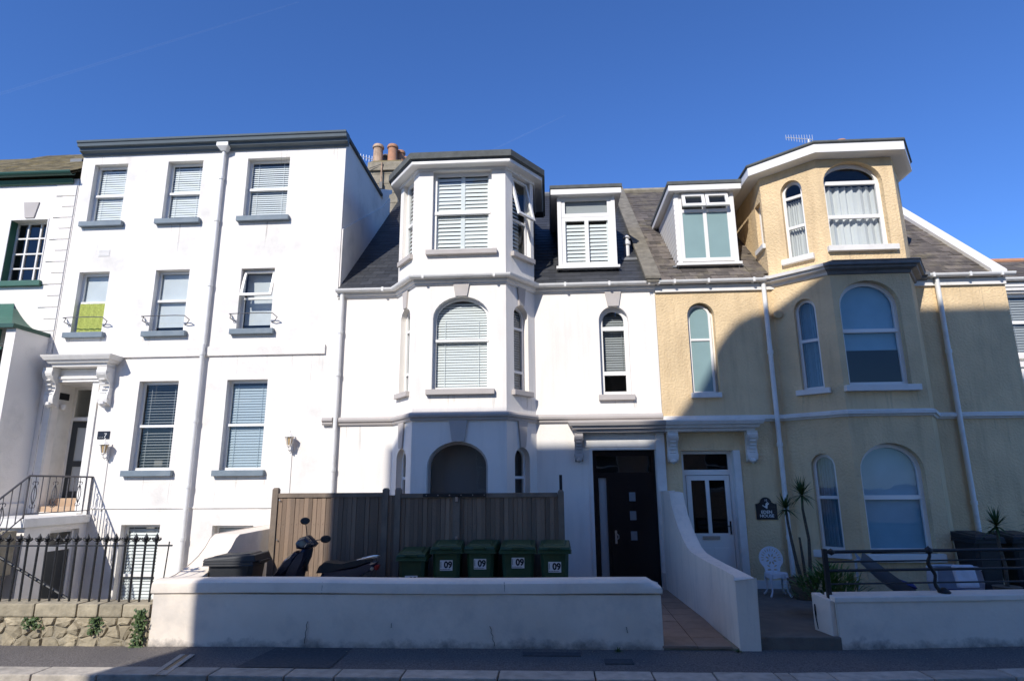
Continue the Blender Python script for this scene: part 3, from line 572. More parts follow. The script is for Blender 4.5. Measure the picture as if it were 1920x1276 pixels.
for k, y in enumerate(ys):
    zt = rail_top(y); zb = 1.45 if y > -1.58 else 1.40+(y+1.58)*0.72
    if k in (0,10): zb = 1.37
    if k in (2,6,9,13,16):
        zc = (zt+zb)/2; b = MB()
        for s in (-1,1): b.tube([(-9.25, y+s*0.055*math.sin(math.pi*t/8), zc-0.18+0.36*t/8) for t in range(9)], 0.008, 5)
        for zz, sg in ((zc+0.20,1),(zc-0.20,-1)):
            for s in (-1,1): b.tube([(-9.25, y+s*(0.03-0.03*math.cos(a)), zz+sg*0.03*math.sin(a)) for a in [0.6*t for t in range(8)]], 0.007, 5)
        b.tube([(-9.25,y,zb),(-9.25,y,zt)], 0.007, 5); b.build('scroll_baluster', 'rail_grey', HR)
    else: MB().tube([(-9.25,y,zb),(-9.25,y,zt)], 0.016 if k in (0,10) else 0.009, 6).build('baluster', 'rail_grey', HR)

# ================================================================== far-left house with green canopy
H0 = thing('canopied_house', (-12.6,0,-1.25), 'white house with quoins, green gutter and curved green metal canopy', 'house')
s0 = (-12.02,-11.15,6.32,7.78,None)
MB().panel(FACADE, rect(-17,-10.56,-1.25,8.75), [shape(s0), rect(-13.4,-11.6,2.0,4.9)], 0.2).build('wall', 'white_render_old', H0)
MB().add([(-17,0,-1.25),(-17,7,-1.25),(-17,7,8.7),(-17,0,8.7),(-10.57,7,-1.25),(-10.57,7,8.7),(-10.57,0,8.7)], [(0,1,2,3),(1,4,5,2),(4,1,2,5)]).build('rear_wall','white_render_old',H0)
MB().box(-16.9,-10.6,1.2,1.25,-1,8.6).build('inner_wall','room',H0)
r0 = Fr((0,-0.25,8.80),(1,0,0),(0,1,0.76),(0,-0.76,1))
MB().add([(-17,-0.22,8.78),(-10.6,-0.22,8.78),(-10.6,2.25,8.78+2.47*0.76),(-17,2.25,8.78+2.47*0.76),(-10.6,7,8.0),(-17,7,8.0)], [(0,1,2,3),(3,2,4,5)]).build('roof', 'slate_moss', H0)
slates(H0, r0, -13.6, -10.62, 0.02, 3.0, 'slate_moss', lambda a,b: False, limit=180)
MB().sweep([(-17,0),(-10.68,0)], [(0.02,8.62),(0.06,8.64),(0.10,8.72),(0.02,8.73)]).build('eaves_board', 'green_paint', H0)
gutter(H0, [(-17,0),(-10.60,0)], 8.84, r=0.085, off=0.19, m='dark_green')
rv = MB(); rv.box(-11.75,-11.45,1.0,1.3,9.66,9.86); rv.build('roof_vent', 'lead', H0)
w0 = window(H0, FACADE, s0, recess=0.17, t=0.034, rails=[6.685,7.03,7.40], bars=[-11.74,-11.44], fm='white_paint', gm='glass_dark')
MB().fbox(FACADE,-12.15,-11.04,6.20,6.32,-0.16,0.09).build('sill','green_paint',w0,bevel=0.008)
MB().prism(FACADE, rect(-12.10,-11.13,6.32,7.80), 0, 0.015, holes=[rect(-12.018,-11.152,6.33,7.778)]).build('window_surround','white_paint',w0)
MB().add([(-12.019,0,6.32),(-12.019,0.19,6.32),(-12.019,0.19,7.78),(-12.019,0,7.78)], [(0,1,2,3)]).build('painted_reveal','green_paint',w0)
MB().prism(FACADE, [(-11.70,7.82),(-11.49,7.82),(-11.42,8.20),(-11.78,8.20)], 0, 0.03).build('keystone','taupe',H0)
for k in range(15):
    z1 = 8.58-0.262*k; wd_ = 0.47 if k % 2 == 0 else 0.30
    MB().fbox(FACADE,-10.585-wd_,-10.585,z1-0.245,z1,0,0.022).build('quoin','white_render_old',H0,bevel=0.006)
# curved metal canopy and its wing wall
cn = MB(); n = 10; pr = [(-0.95+0.95*(i/n), 5.10+0.72*(i/n)**2.0) for i in range(n+1)]
for i in range(n):
    (y0,z0),(y1,z1) = pr[i],pr[i+1]; h0, h1 = -10.66-(y0+0.95), -10.66-(y1+0.95)
    cn.quad((-17,y0,z0),(h0,y0,z0),(h1,y1,z1),(-17,y1,z1))
    if i < n-1: cn.quad((h0,y0,z0),(h0,-0.003,z0),(h1,-0.003,z1),(h1,y1,z1))
cn.build('canopy','green_paint',H0)
for u in (-13.4,-12.7,-11.95): MB().tube([(u,y-0.01,z+0.01) for y,z in pr], 0.012, 5).build('canopy_rib','green_paint',H0)
MB().sweep([(-17,-0.93),(-10.67,-0.93),(-10.67,-0.02)], [(0,5.03),(0.03,5.03),(0.03,5.11),(0,5.11)]).build('canopy_gutter','dark_green',H0)
MB().box(-10.86,-10.66,-0.86,-0.004,1.6,5.03).build('wing_wall','white_render_old',H0)
MB().box(-10.90,-10.60,-1.05,-0.004,-1.25,1.6).build('wing_wall_base','white_render_old',H0,bevel=0.02)
for u in (-11.02,-11.5,-12.0):
    MB().box(u-0.03,u+0.03,-0.88,-0.82,1.4,5.02).build('trellis_post','green_paint',H0)
for z in (2.2,3.0,3.8,4.6): MB().box(-13,-10.9,-0.87,-0.84,z,z+0.05).build('trellis_bar','green_paint',H0)

# ================================================================== white house with bay
HW = thing('bay_house', (-1.1,0,-0.1), 'white rendered house with taupe keystones, three-storey bay and black front door', 'house')
J0, F0, F1, J1, BV = -3.12, -2.57, -0.78, -0.24, -0.75
WT = 5.80
nsh = (1.07,1.665,3.61,5.135,5.435)
MB().panel(FACADE, rect(-4.41,J0,-0.1,WT), [], 0.2).panel(FACADE, rect(J1,2.235,-0.1,WT), [shape(nsh), rect(0.84,2.06,-0.04,2.53)], 0.17).build('wall','white_render',HW)
fl_, Lc = segfr((J0,0),(F0,BV)); ff, Lf = segfr((F0,BV),(F1,BV)); fr_, _ = segfr((F1,BV),(J1,0))
BT = 8.32
def off(u): return u-F0
front = [(off(-2.27),off(-1.06),6.46,8.20,None), (off(-2.215),off(-1.105),3.66,5.06,5.50), (off(-2.27),off(-1.13),0.45,2.22,2.68)]
cl = Lc/2
lsd = [(cl-0.30,cl+0.22,6.46,8.20,None),(cl-0.23,cl+0.23,3.66,5.17,5.38),(cl-0.23,cl+0.23,0.45,2.36,2.58)]
rsd = [(cl-0.24,cl+0.36,6.46,8.20,None),(cl-0.23,cl+0.23,3.66,5.17,5.38),(cl-0.23,cl+0.23,0.45,2.36,2.58)]
MB().panel(fl_, rect(0,Lc,-0.1,BT), [shape(s) for s in lsd], 0.16).panel(ff, rect(0,Lf,-0.1,BT), [shape(s) for s in front], 0.16).panel(fr_, rect(0,Lc,-0.1,BT), [shape(s) for s in rsd], 0.16).build('bay_wall','white_render',HW)
MB().add([(J0,0,5.7),(J0,3,5.7),(J0,3,BT),(J0,0,BT)],[(0,1,2,3)]).build('bay_cheek','lead',HW)
MB().add([(J1,0,5.7),(J1,3,5.7),(J1,3,BT),(J1,0,BT)],[(0,1,2,3)]).build('bay_cheek','lead',HW)
MB().box(-4.38,2.2,1.9,1.95,0,5.7).add([(-3.0,1.2,5.9),(-0.35,1.2,5.9),(-0.35,1.2,8.2),(-3.0,1.2,8.2)],[(0,1,2,3)]).build('inner_wall','room',HW)
MB().box(-4.38,2.2,0.28,1.88,2.95,3.02).build('inner_floor','room',HW)
MB().add([(-4.41,9,-0.1),(2.235,9,-0.1),(2.235,9,5.8),(-4.41,9,5.8)],[(0,1,2,3)]).build('rear_wall','white_render',HW)
bp = [(J0,0),(F0,BV),(F1,BV),(J1,0)]
sp = [(-4.40,0)]+bp+[(2.235,0)]
MB().sweep([(-4.55,-0.02),(-4.34,-0.02)], [(0,3.08),(0.05,3.08),(0.07,3.11),(0.06,3.13),(0.10,3.16),(0.10,3.20),(0.07,3.235),(0,3.24)]).build('string_stop','taupe',HW)
MB().sweep([(-4.22,0)]+bp+[(2.235,0)], [(0,3.07),(0.035,3.07),(0.05,3.10),(0.045,3.115),(0.085,3.14),(0.095,3.18),(0.08,3.215),(0.04,3.235),(0,3.24)]).build('string_course','taupe',HW)
MB().sweep(sp, [(0,5.74),(0.03,5.74),(0.035,5.77),(0.07,5.79),(0.075,5.86),(0,5.88)]).build('eaves_moulding','white_paint',HW)
gW = gutter(HW, sp, 5.905)
for u,y in ((-3.4,0),(-2.4,BV),(-1.0,BV),(0.4,0),(1.3,0),(2.1,0)):
    MB().fbox(vfr(y), u-0.02,u+0.02, 5.835,5.92, 0.06,0.20).build('gutter_bracket','gutter_white',gW)
downpipe(HW, -4.28, -0.05, 5.86, brackets=(5.0,4.1,2.2,1.0))
MB().sweep([(J0,1.5)]+bp+[(J1,1.5)], [(0,8.20),(0.03,8.20),(0.04,8.255),(0.20,8.26),(0.21,8.275),(0.21,8.335),(0,8.34)]).build('bay_fascia','upvc',HW)
MB().sweep([(J0,2.0)]+bp+[(J1,2.0)], [(0,8.335),(0.225,8.335),(0.235,8.36),(0.265,8.365),(0.265,8.50),(0.10,8.56),(0,8.56)]).build('bay_roof_edge','felt',HW)
MB().add([(J0,2.8,8.555),(J0,0,8.555),(F0,BV,8.555),(F1,BV,8.555),(J1,0,8.555),(J1,2.8,8.555)],[(0,1,2,3,4,5)]).build('bay_roof','felt',HW)
sillk = dict(sm='taupe')
window(HW, ff, front[0], recess=0.09, t=0.07, rails=[7.30], sill=(0.11,0.10,0.09), blind='shutter', pitch=0.085, tilt=1.28, sash=1, **sillk)
window(HW, ff, front[1], recess=0.12, t=0.055, rails=[4.63], sill=(0.10,0.105,0.09), blind='slats', pitch=0.052, tilt=1.25, sash=1, **sillk)
window(HW, ff, front[2], recess=0.13, t=0.045, rails=[], bars=[], fm='taupe', sill=(0.10,0.10,0.08), gm='glass', blind='roller', bm='reflect_grey', bgap=0.25, **sillk)  # the roller here is a flat grey sheet standing in for glass reflection
for f_, L_ in ((fl_,lsd),(fr_,rsd)):
    window(HW, f_, L_[0], recess=0.09, t=0.06, rails=[7.25], sill=(0.06,0.10,0.08), blind='slats', pitch=0.085, open_top=(f_ is fr_), bgap=0.2 if f_ is fr_ else 0.07, **sillk)
    window(HW, f_, L_[1], recess=0.12, t=0.05, rails=[4.05,4.93], sill=(0.07,0.10,0.08), blind='slats', bm='blind_dim', **sillk)
    window(HW, f_, L_[2], recess=0.12, t=0.05, rails=[2.02], sill=(0.07,0.10,0.08), gm='glass_dark', **sillk)
window(HW, FACADE, nsh, recess=0.12, t=0.08, rails=[4.06,4.99], sill=(0.06,0.11,0.08), blind='slats', bm='blind_dim', pitch=0.05, tilt=1.1, bgap=0.14, bbot=4.1, **sillk)
def keyst(f_, c, wt, wb, z1, z0): MB().prism(f_, [(c-wb,z0),(c+wb,z0),(c+wt,z1),(c-wt,z1)], -0.02, 0.035).build('keystone','taupe',HW)
keyst(ff, off(-1.66), 0.16, 0.115, 5.755, 5.50); keyst(ff, off(-1.69), 0.175, 0.115, 3.08, 2.68)
for f_ in (fl_, fr_): keyst(f_, cl, 0.125, 0.075, 5.755, 5.38); keyst(f_, cl, 0.14, 0.075, 3.08, 2.58)
keyst(FACADE, 1.375, 0.17, 0.11, 5.755, 5.435)
# roof
SL = 0.9; rW = Fr((0,-0.10,5.90),(1,0,0),(0,1,SL),(0,-SL,1))
def rz(v): return 5.90+(v+0.10)*SL
MB().add([(-4.4,-0.1,5.895),(2.1,-0.1,5.895),(2.29,4.7,rz(4.7)),(-4.4,4.7,rz(4.7)),(2.29,9,6.2),(-4.4,9,6.2)],[(0,1,2,3),(3,2,4,5)]).build('roof','slate_dark',HW)
csl = math.sqrt(1+SL*SL)
def skW(a,b):
    v = -0.1+b/csl
    if J0-0.02 < a < J1+0.02 and v < 2.7: return True
    if 0.28 < a < 1.55 and 0.25 < v < 2.2: return True
    return False
slates(HW, rW, -4.38, 2.06, 0.03, 6.45, 'slate_dark', skW, limit=300, jitter=0.4)
MB().tube([(-4.4,4.7,rz(4.7)+0.04),(2.1,4.7,rz(4.7)+0.04)], 0.09, 8).build('ridge','lead',HW)
pp = Fr((2.05,0,0),(0,1,0),(0,0,1),(1,0,0))
pw = MB(); pw.prism(pp, [(-0.22,5.86),(4.75,rz(4.75)-0.1),(4.75,rz(4.75)+0.17),(-0.22,rz(-0.22)+0.16)], 0, 0.26); pwo = pw.build('party_parapet','parapet_stone',HW,bevel=0.02)
for k in range(7):
    v0 = -0.24+0.72*k; MB().prism(pp, [(v0,rz(v0)+0.16),(v0+0.70,rz(v0+0.70)+0.16),(v0+0.70,rz(v0+0.70)+0.22),(v0,rz(v0)+0.22)], -0.03, 0.29).build('coping_stone','parapet_stone',HW,bevel=0.012)
# dormer
def dormer(house, u0, u1, z0, z1, vf, cheek, roofm, ov=0.14):
    vb = -0.1+(z1-5.9)/SL+0.3
    for u in (u0,u1):
        MB().add([(u,vf,z0-0.15),(u,vf,z1),(u,vb,z1)],[(0,1,2)]).build('dormer_cheek',cheek,house)
    MB().box(u0-ov,u1+ov,vf-0.16,vb+0.3,z1-0.01,z1+0.12).build('dormer_fascia','upvc',house,bevel=0.006)
    MB().box(u0-ov-0.02,u1+ov+0.02,vf-0.18,vb+0.35,z1+0.122,z1+0.205).build('dormer_roof',roofm,house,bevel=0.012)
    MB().box(u0-0.05,u1+0.05,vf-0.07,vf+0.1,z0-0.06,z0-0.005).build('dormer_sill','upvc',house)
    for a,b in ((u0,u0+0.08),(u1-0.08,u1)): MB().fbox(vfr(vf),a-0.002,b+0.002,z0,z1,-0.05,0.02).build('dormer_post','upvc',house)
dormer(HW, 0.29, 1.54, 6.43, 8.04, 0.30, 'slate_dark', 'felt')
dv = vfr(0.30)
window(HW, dv, (0.37,1.46,7.56,8.03,None), recess=0.0, t=0.085, blind='roller', bm='blind_dim')
window(HW, dv, (0.37,1.46,6.43,7.555,None), recess=0.0, t=0.085, bars=[0.915], blind='shutter', pitch=0.085, tilt=1.28, btop=7.5)
fu = MB(); fu.lathe((1.86,1.02,6.88), [(0.06,0),(0.06,0.28),(0.085,0.28),(0.085,0.36),(0.05,0.38),(0.05,0.44),(0.09,0.45),(0.03,0.52)], 12); fu.build('boiler_flue','upvc',HW,smooth=True)
MB().prism(rW, rect(1.70,2.04,1.15,1.30), 0.03, 0.04).build('flashing','lead',HW)
# chimney behind the valley
chimney_stack(HW, -5.35, -4.30, 4.75, 5.9, 8.6, 11.68, [(-5.16,5.0,0.165,0.66,'pot_pale'),(-4.70,5.0,0.16,0.64,'terracotta'),(-4.52,5.30,0.14,0.60,'terracotta'),(-4.45,5.68,0.14,0.58,'terracotta'),(-5.02,5.45,0.13,0.56,'pot_clay')])
# hood, consoles, panel, black door
HP = [(0,2.85),(0.20,2.86),(0.21,2.90),(0.27,2.92),(0.29,2.97),(0.33,2.98),(0.36,3.04),(0.36,3.065),(0,3.075)]
MB().sweep([(0.74,0),(0.74,-0.01),(2.235,-0.01)], HP).build('door_hood','taupe',HW)
corbel(HW, 0.50, 0.66, 2.28, 2.86, 'taupe', 0.20)
MB().fbox(FACADE,0.69,2.07,2.585,2.81,0,0.03).build('door_panel','white_paint',HW)
MB().prism(FACADE,[(0.78,0),(0.84,0),(0.84,2.53),(2.06,2.53),(2.06,0),(2.10,0),(2.10,2.575),(0.78,2.575)],0,0.02).build('door_architrave','white_paint',HW)
MB().fbox(FACADE,2.07,2.235,0.27,2.85,0,0.055).build('pilaster','white_paint',HW); MB().fbox(FACADE,2.055,2.25,-0.06,0.27,0,0.075).build('pilaster_base','taupe',HW)
dd = MB(); dd.prism(FACADE, rect(0.84,2.06,-0.04,2.53), -0.22, -0.12, holes=[rect(0.92,1.98,2.10,2.42), rect(0.95,1.10,0.05,2.0)]); DW = dd.build('door','black_gloss',HW)
MB().fbox(FACADE,0.92,1.98,2.10,2.42,-0.18,-0.165).build('fanlight','glass_dark',DW); MB().fbox(FACADE,0.9,2.0,2.05,2.45,-0.6,-0.5).build('fanlight_backing','obscure_dim',DW)
MB().fbox(FACADE,0.955,1.10,0.05,2.0,-0.18,-0.16).build('side_light','obscure',DW)
lf = MB(); lf.fbox(FACADE,1.16,2.02,0.0,2.02,-0.12,-0.10); lfo = lf.build('door_leaf','black_gloss',DW,bevel=0.006)
for z in (1.56,1.21,0.84): MB().fbox(FACADE,1.525,1.645,z,z+0.165,-0.10,-0.092).build('door_light','obscure_dim',DW)
MB().tube([FACADE.p(1.245,0.98,-0.10),FACADE.p(1.245,0.97,-0.05),FACADE.p(1.29,0.93,-0.045),FACADE.p(1.29,0.88,-0.05),FACADE.p(1.245,0.85,-0.10)],0.010,8).fbox(FACADE,1.225,1.265,0.78,1.02,-0.10,-0.09).build('door_handle','chrome',DW)
MB().box(0.84,2.06,-0.05,0.13,-0.05,0.0).build('threshold','lead',HW)

# ================================================================== cream house
HC = thing('cream_house', (5.7,0,-0.1), 'cream roughcast house with curved-top bay tower and white trim', 'house')
K0, G0, G1, K1 = 4.57, 5.42, 6.89, 7.41
csh = (2.88,3.345,3.62,5.215,5.45)
MB().panel(FACADE, rect(2.24,K0,-0.1,5.80), [arch(2.86,3.40,3.62,5.20,5.47), rect(2.55,3.66,-0.04,2.50)], 0.17).panel(FACADE, rect(K1,9.14,-0.1,5.80), [], 0.2).build('wall','rough_cast',HC)
cL, Ll = segfr((K0,0),(G0,BV)); cF, Lff = segfr((G0,BV),(G1,BV)); cR, Lr = segfr((G1,BV),(K1,0))
def offc(u): return u-G0
cfront = [(offc(5.53),offc(6.66),6.31,7.66,8.10),(offc(5.53),offc(6.64),3.61,5.14,5.62),(offc(5.52),offc(6.63),0.68,2.08,2.57)]
cleft = [(0.40,0.82,6.24,7.66,7.90),(0.40,0.81,3.60,5.15,5.38),(0.40,0.82,0.70,2.18,2.40)]
CT = 8.22
MB().panel(cL, rect(0,Ll,-0.1,CT), [shape(s) for s in cleft], 0.17).panel(cF, rect(0,Lff,-0.1,CT), [shape(s) for s in cfront], 0.17).panel(cR, rect(0,Lr,-0.1,CT), [], 0.2).build('bay_wall','rough_cast',HC)
ck = Fr((K0,0,0),(0,1,0),(0,0,1),(-1,0,0))
csd = (0.02,0.34,6.62,7.62,None)
MB().panel(ck, [(0.0,5.8),(2.6,8.15),(2.6,CT),(0,CT)], [shape((0.10,0.42,6.72,7.68,None))], 0.12).build('bay_cheek','rough_cast',HC)
MB().add([(K1,0,5.8),(K1,2.8,5.8),(K1,2.8,CT),(K1,0,CT)],[(0,1,2,3)]).build('bay_cheek','rough_cast',HC)
window(HC, ck, (0.10,0.42,6.72,7.68,None), recess=0.08, t=0.045, blind='roller', bm='timber_grey')
MB().fbox(ck,0.02,0.50,6.62,6.72,-0.05,0.06).build('sill','white_paint',HC)
MB().box(2.3,9.1,1.9,1.95,0,5.7).box(4.7,7.3,1.3,1.34,5.9,8.1).build('inner_wall','room',HC)
MB().box(2.3,9.1,0.28,1.88,2.95,3.02).build('inner_floor','room',HC)
MB().add([(2.24,9,-0.1),(9.14,9,-0.1),(9.14,9,5.8),(2.24,9,5.8)],[(0,1,2,3)]).add([(9.14,0,-0.1),(9.14,9,-0.1),(9.14,9,6.2),(9.14,4.7,rz(4.7)),(9.14,0,5.9)],[(0,1,2,3,4)]).build('rear_wall','rough_cast',HC)
cb = [(K0,0),(G0,BV),(G1,BV),(K1,0)]; cp = [(2.24,0)]+cb+[(9.14,0)]
MB().sweep(cp, [(0,3.045),(0.03,3.05),(0.045,3.08),(0.08,3.09),(0.085,3.145),(0.05,3.165),(0,3.175)]).build('string_course','white_paint',HC)
MB().sweep([(2.24,0),(4.75,0)], [(0,5.695),(0.05,5.70),(0.05,5.845),(0,5.85)]).build('fascia','white_paint',HC)
MB().sweep([(7.3,0),(9.14,0)], [(0,5.695),(0.05,5.70),(0.05,5.845),(0,5.85)]).build('fascia','white_paint',HC)
gC = gutter(HC, [(2.24,0),(4.45,0)], 5.91); gutter(HC, [(7.58,0),(9.26,0)], 5.91)
for u in (2.3,2.62,3.3,4.2,7.7,8.4,9.0): MB().fbox(FACADE,u-0.02,u+0.02,5.84,5.925,0.05,0.20).build('gutter_bracket','gutter_white',gC)
LP = [(0,5.74),(0.03,5.75),(0.05,5.80),(0.14,5.83),(0.15,5.87),(0.20,5.88),(0.21,5.94),(0,5.98)]
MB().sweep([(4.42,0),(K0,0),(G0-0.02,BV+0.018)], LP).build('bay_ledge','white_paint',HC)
MB().sweep([(G0-0.02,BV+0.018),(G0,BV),(G1,BV),(K1,0.0),(7.62,0)], LP).build('bay_ledge','lead',HC)  # dark lead tone on this run also has the ledge's shade painted in
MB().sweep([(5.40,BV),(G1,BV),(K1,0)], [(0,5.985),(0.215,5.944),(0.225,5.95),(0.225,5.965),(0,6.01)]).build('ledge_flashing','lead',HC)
downpipe(HC, 4.41, -0.02, 5.87, brackets=(4.4,2.6,0.9)); downpipe(HC, 7.80, -0.02, 5.87, brackets=(4.35,1.5))
kw = dict(sm='white_paint', fm='upvc')
window(HC, cF, cfront[0], recess=0.13, t=0.075, rails=[6.98,7.70], sill=(0.09,0.11,0.09), blind='curtain', bm='curtain_white', btop=7.66, **kw)
window(HC, cF, cfront[1], recess=0.13, t=0.075, rails=[4.66], sill=(0.11,0.11,0.10), blind='roller', bm='roller_blue_reflect', bbot=4.3, sash=1, **kw)
window(HC, cF, cfront[2], recess=0.13, t=0.075, rails=[1.62], sill=(0.09,0.13,0.10), blind='roller', bm='roller_blue_reflect', **kw)
window(HC, cL, cleft[0], recess=0.10, t=0.055, rails=[6.92,7.56], sill=(0.10,0.11,0.09), blind='curtain', bm='curtain_white', btop=7.52, **kw)
window(HC, cL, cleft[1], recess=0.10, t=0.055, rails=[4.56], sill=(0.10,0.10,0.09), blind='curtain', bm='roller_light', **kw)
window(HC, cL, cleft[2], recess=0.10, t=0.055, rails=[1.62], sill=(0.10,0.12,0.09), blind='curtain', bm='roller_blue_reflect', **kw)
window(HC, FACADE, csh, recess=0.11, t=0.045, rails=[4.72], sill=(0.06,0.10,0.08), blind='roller', bm='frost_green', bgap=0.02, btop=5.40, **kw)
MB().tube([FACADE.p(4.62,5.16,0),FACADE.p(4.62,5.16,0.10),FACADE.p(4.62,5.14,0.16)],[0.075,0.08,0.07],14).build('extract_vent','rough_cast',HC,smooth=True)
MB().prism(FACADE, arch(2.86,3.40,3.62,5.20,5.47), -0.165, -0.16, holes=[arch(2.885,3.34,3.625,5.215,5.445)]).build('window_lining','white_paint',HC)
# bay tower roof
MB().sweep([(K0,1.9)]+cb+[(K1,1.9)], [(0,8.16),(0.20,8.17),(0.26,8.18),(0.26,8.36),(0,8.37)]).build('bay_fascia','upvc',HC)
MB().sweep([(K0,2.2)]+cb+[(K1,2.2)], [(0,8.365),(0.275,8.365),(0.29,8.385),(0.285,8.42),(0.1,8.46),(0,8.46)]).build('bay_roof_edge','felt',HC)
MB().add([(K0,2.9,8.45),(K0,0,8.45),(G0,BV,8.45),(G1,BV,8.45),(K1,0,8.45),(K1,2.9,8.45)],[(0,1,2,3,4,5)]).build('bay_roof','felt',HC)
# roof
rC = Fr((0,-0.10,5.91),(1,0,0),(0,1,SL),(0,-SL,1))
MB().add([(2.3,-0.1,5.895),(9.12,-0.1,5.895),(9.12,4.7,rz(4.7)),(2.3,4.7,rz(4.7)),(9.12,9,6.2),(2.3,9,6.2)],[(0,1,2,3),(3,2,4,5)]).build('roof','slate_old',HC)
def skC(a,b):
    v = -0.1+b/csl
    if K0-0.02 < a < K1+0.02 and v < 2.55: return True
    if 2.83 < a < 4.08 and 0.3 < v < 2.25: return True
    if a > 9.0: return True
    return False
slates(HC, rC, 2.32, 9.02, 0.03, 6.45, 'slate_old', skC, limit=300, jitter=2.2)
MB().tube([(2.3,4.7,rz(4.7)+0.05),(9.1,4.7,rz(4.7)+0.05)], 0.10, 8).build('ridge','old_stone',HC)
vg = Fr((9.14,0,0),(0,1,0),(0,0,1),(1,0,0))
MB().prism(vg, [(-0.12,5.86),(4.72,rz(4.72)-0.08),(4.72,rz(4.72)+0.14),(-0.12,rz(-0.12)+0.10)], -0.30, 0.02).build('verge_parapet','white_paint',HC,bevel=0.02)
dormer(HC, 2.83, 4.09, 6.43, 8.04, 0.30, 'upvc', 'felt')
for k in range(13):
    z = 6.5+0.115*k; v1 = -0.1+(z-5.9)/SL
    if v1 > 0.36: MB().box(2.812,2.829,0.30,v1,z,z+0.10).build('cheek_board','upvc',HC)
dvc = vfr(0.30)
wC = window(HC, dvc, (2.91,4.01,6.47,8.02,None), recess=0.0, t=0.075, rails=[7.62], bars=[3.46], blind='roller', bm='frost_green', btop=7.60, bgap=0.02)
for a,b in ((2.97,3.47),(3.47,3.97)):
    f2 = Fr(dvc.p(0,7.99,0.0), (1,0,0), (0,-math.sin(R_(16)),-0+math.cos(R_(16))), (0,-math.cos(R_(16)),-math.sin(R_(16))))
    f2 = Fr(dvc.p(0,7.99,0.01), (1,0,0), (0,math.sin(R_(16)),math.cos(R_(16))), (0,-math.cos(R_(16)),math.sin(R_(16))))
    q = MB(); q.prism(f2, rect(a+0.01,b-0.01,-0.34,0), 0, 0.05, holes=[rect(a+0.075,b-0.075,-0.275,-0.075)]); q.build('opening_light','upvc',wC)
    MB().add([f2.p(x,y,0.02) for x,y in rect(a+0.07,b-0.07,-0.28,-0.07)],[(0,1,2,3)]).build('pane','glass',wC)
MB().prism(rC, rect(2.72,4.20,0.62,0.70), 0.03, 0.05).build('flashing','lead',HC)
chimney_stack(HC, 8.6, 9.3, 4.9, 5.9, 9.2, 11.45, [(8.97,5.1,0.17,0.5,'terracotta'),(8.97,5.6,0.15,0.5,'terracotta')])
# hood, consoles, white door
MB().sweep([(2.238,-0.01),(3.72,-0.01),(3.72,0)], HP).build('door_hood','white_paint',HC)
for u in (2.285,3.78): corbel(HC, u, u+0.19, 2.24, 2.86, 'white_paint', 0.22)
df = MB(); df.prism(FACADE, rect(2.55,3.66,-0.04,2.50), -0.20, -0.13, holes=[rect(2.61,3.46,2.14,2.44), rect(2.63,3.47,0.0,2.04)]); dfo = df.build('door_frame','upvc',HC)
MB().fbox(FACADE,2.61,3.46,2.14,2.44,-0.17,-0.16).build('fanlight','glass_dark',dfo); MB().fbox(FACADE,2.56,3.60,2.05,2.48,-0.6,-0.55).build('fanlight_backing','dark_void',dfo)
MB().fbox(FACADE,3.53,3.66,-0.04,2.50,-0.129,0.03).build('door_casing','white_paint',HC)
dl = MB(); dl.prism(FACADE, rect(2.64,3.46,0.03,2.03), -0.17, -0.125, holes=[rect(2.73,3.00,0.96,1.94), rect(3.07,3.37,0.96,1.94)]); dlo = dl.build('door','upvc',HC)
for a,b in ((2.73,3.00),(3.07,3.37)):
    MB().fbox(FACADE,a,b,0.96,1.94,-0.15,-0.14).build('pane','glass_dark',dlo)
for a,b in ((2.74,3.02),(3.08,3.36)): MB().fbox(FACADE,a,b,0.22,0.70,-0.125,-0.118).build('door_moulding','upvc',dlo,bevel=0.005)
MB().fbox(FACADE,2.60,3.5,0,2.1,-0.7,-0.66).build('door_backing','dark_void',HC)
MB().fbox(FACADE,2.88,3.20,0.845,0.915,-0.125,-0.108).build('letter_box','chrome',dlo,bevel=0.005)
MB().fbox(FACADE,3.40,3.425,0.94,1.18,-0.125,-0.11).tube([FACADE.p(3.41,1.09,-0.11),FACADE.p(3.41,1.09,-0.07),FACADE.p(3.33,1.09,-0.07)],0.010,6).build('door_handle','black_gloss',dlo)
MB().fbox(FACADE,3.68,4.40,-0.02,0.14,0,0.03).fbox(FACADE,4.42,4.56,-0.02,0.14,0,0.03).build('skirting','white_paint',HC)

# ================================================================== far-right house (set back)
HRt = thing('neighbour_house', (11.5,1.5,-0.1), 'set-back house with slate roof, terracotta ridge and white sash windows', 'house')
g = vfr(1.5)
MB().panel(g, rect(9.2,14,-0.1,6.21), [rect(10.18,11.2,4.55,5.95), rect(10.18,11.2,1.2,2.9)], 0.15).build('wall','white_render',HRt)
window(HRt, g, (10.18,11.2,4.55,5.95,None), recess=0.1, t=0.07, rails=[5.3], blind='slats', bm='blind_dim', pitch=0.06, sill=(0.1,0.1,0.08), sm='white_paint')
window(HRt, g, (10.18,11.2,1.2,2.9,None), recess=0.1, t=0.07, rails=[2.0], blind='curtain', bm='net', sill=(0.1,0.1,0.08), sm='white_paint')
MB().sweep([(9.2,1.5),(14,1.5)], [(0,6.0),(0.05,6.0),(0.05,6.06),(0.08,6.08),(0.08,6.17),(0,6.18)]).build('cornice','white_paint',HRt)
MB().sweep([(9.2,1.5),(14,1.5)], [(0,4.0),(0.04,4.01),(0.04,4.25),(0.08,4.27),(0.08,4.38),(0,4.4)]).build('string_course','white_paint',HRt)
gutter(HRt, [(9.2,1.5),(14,1.5)], 6.26)
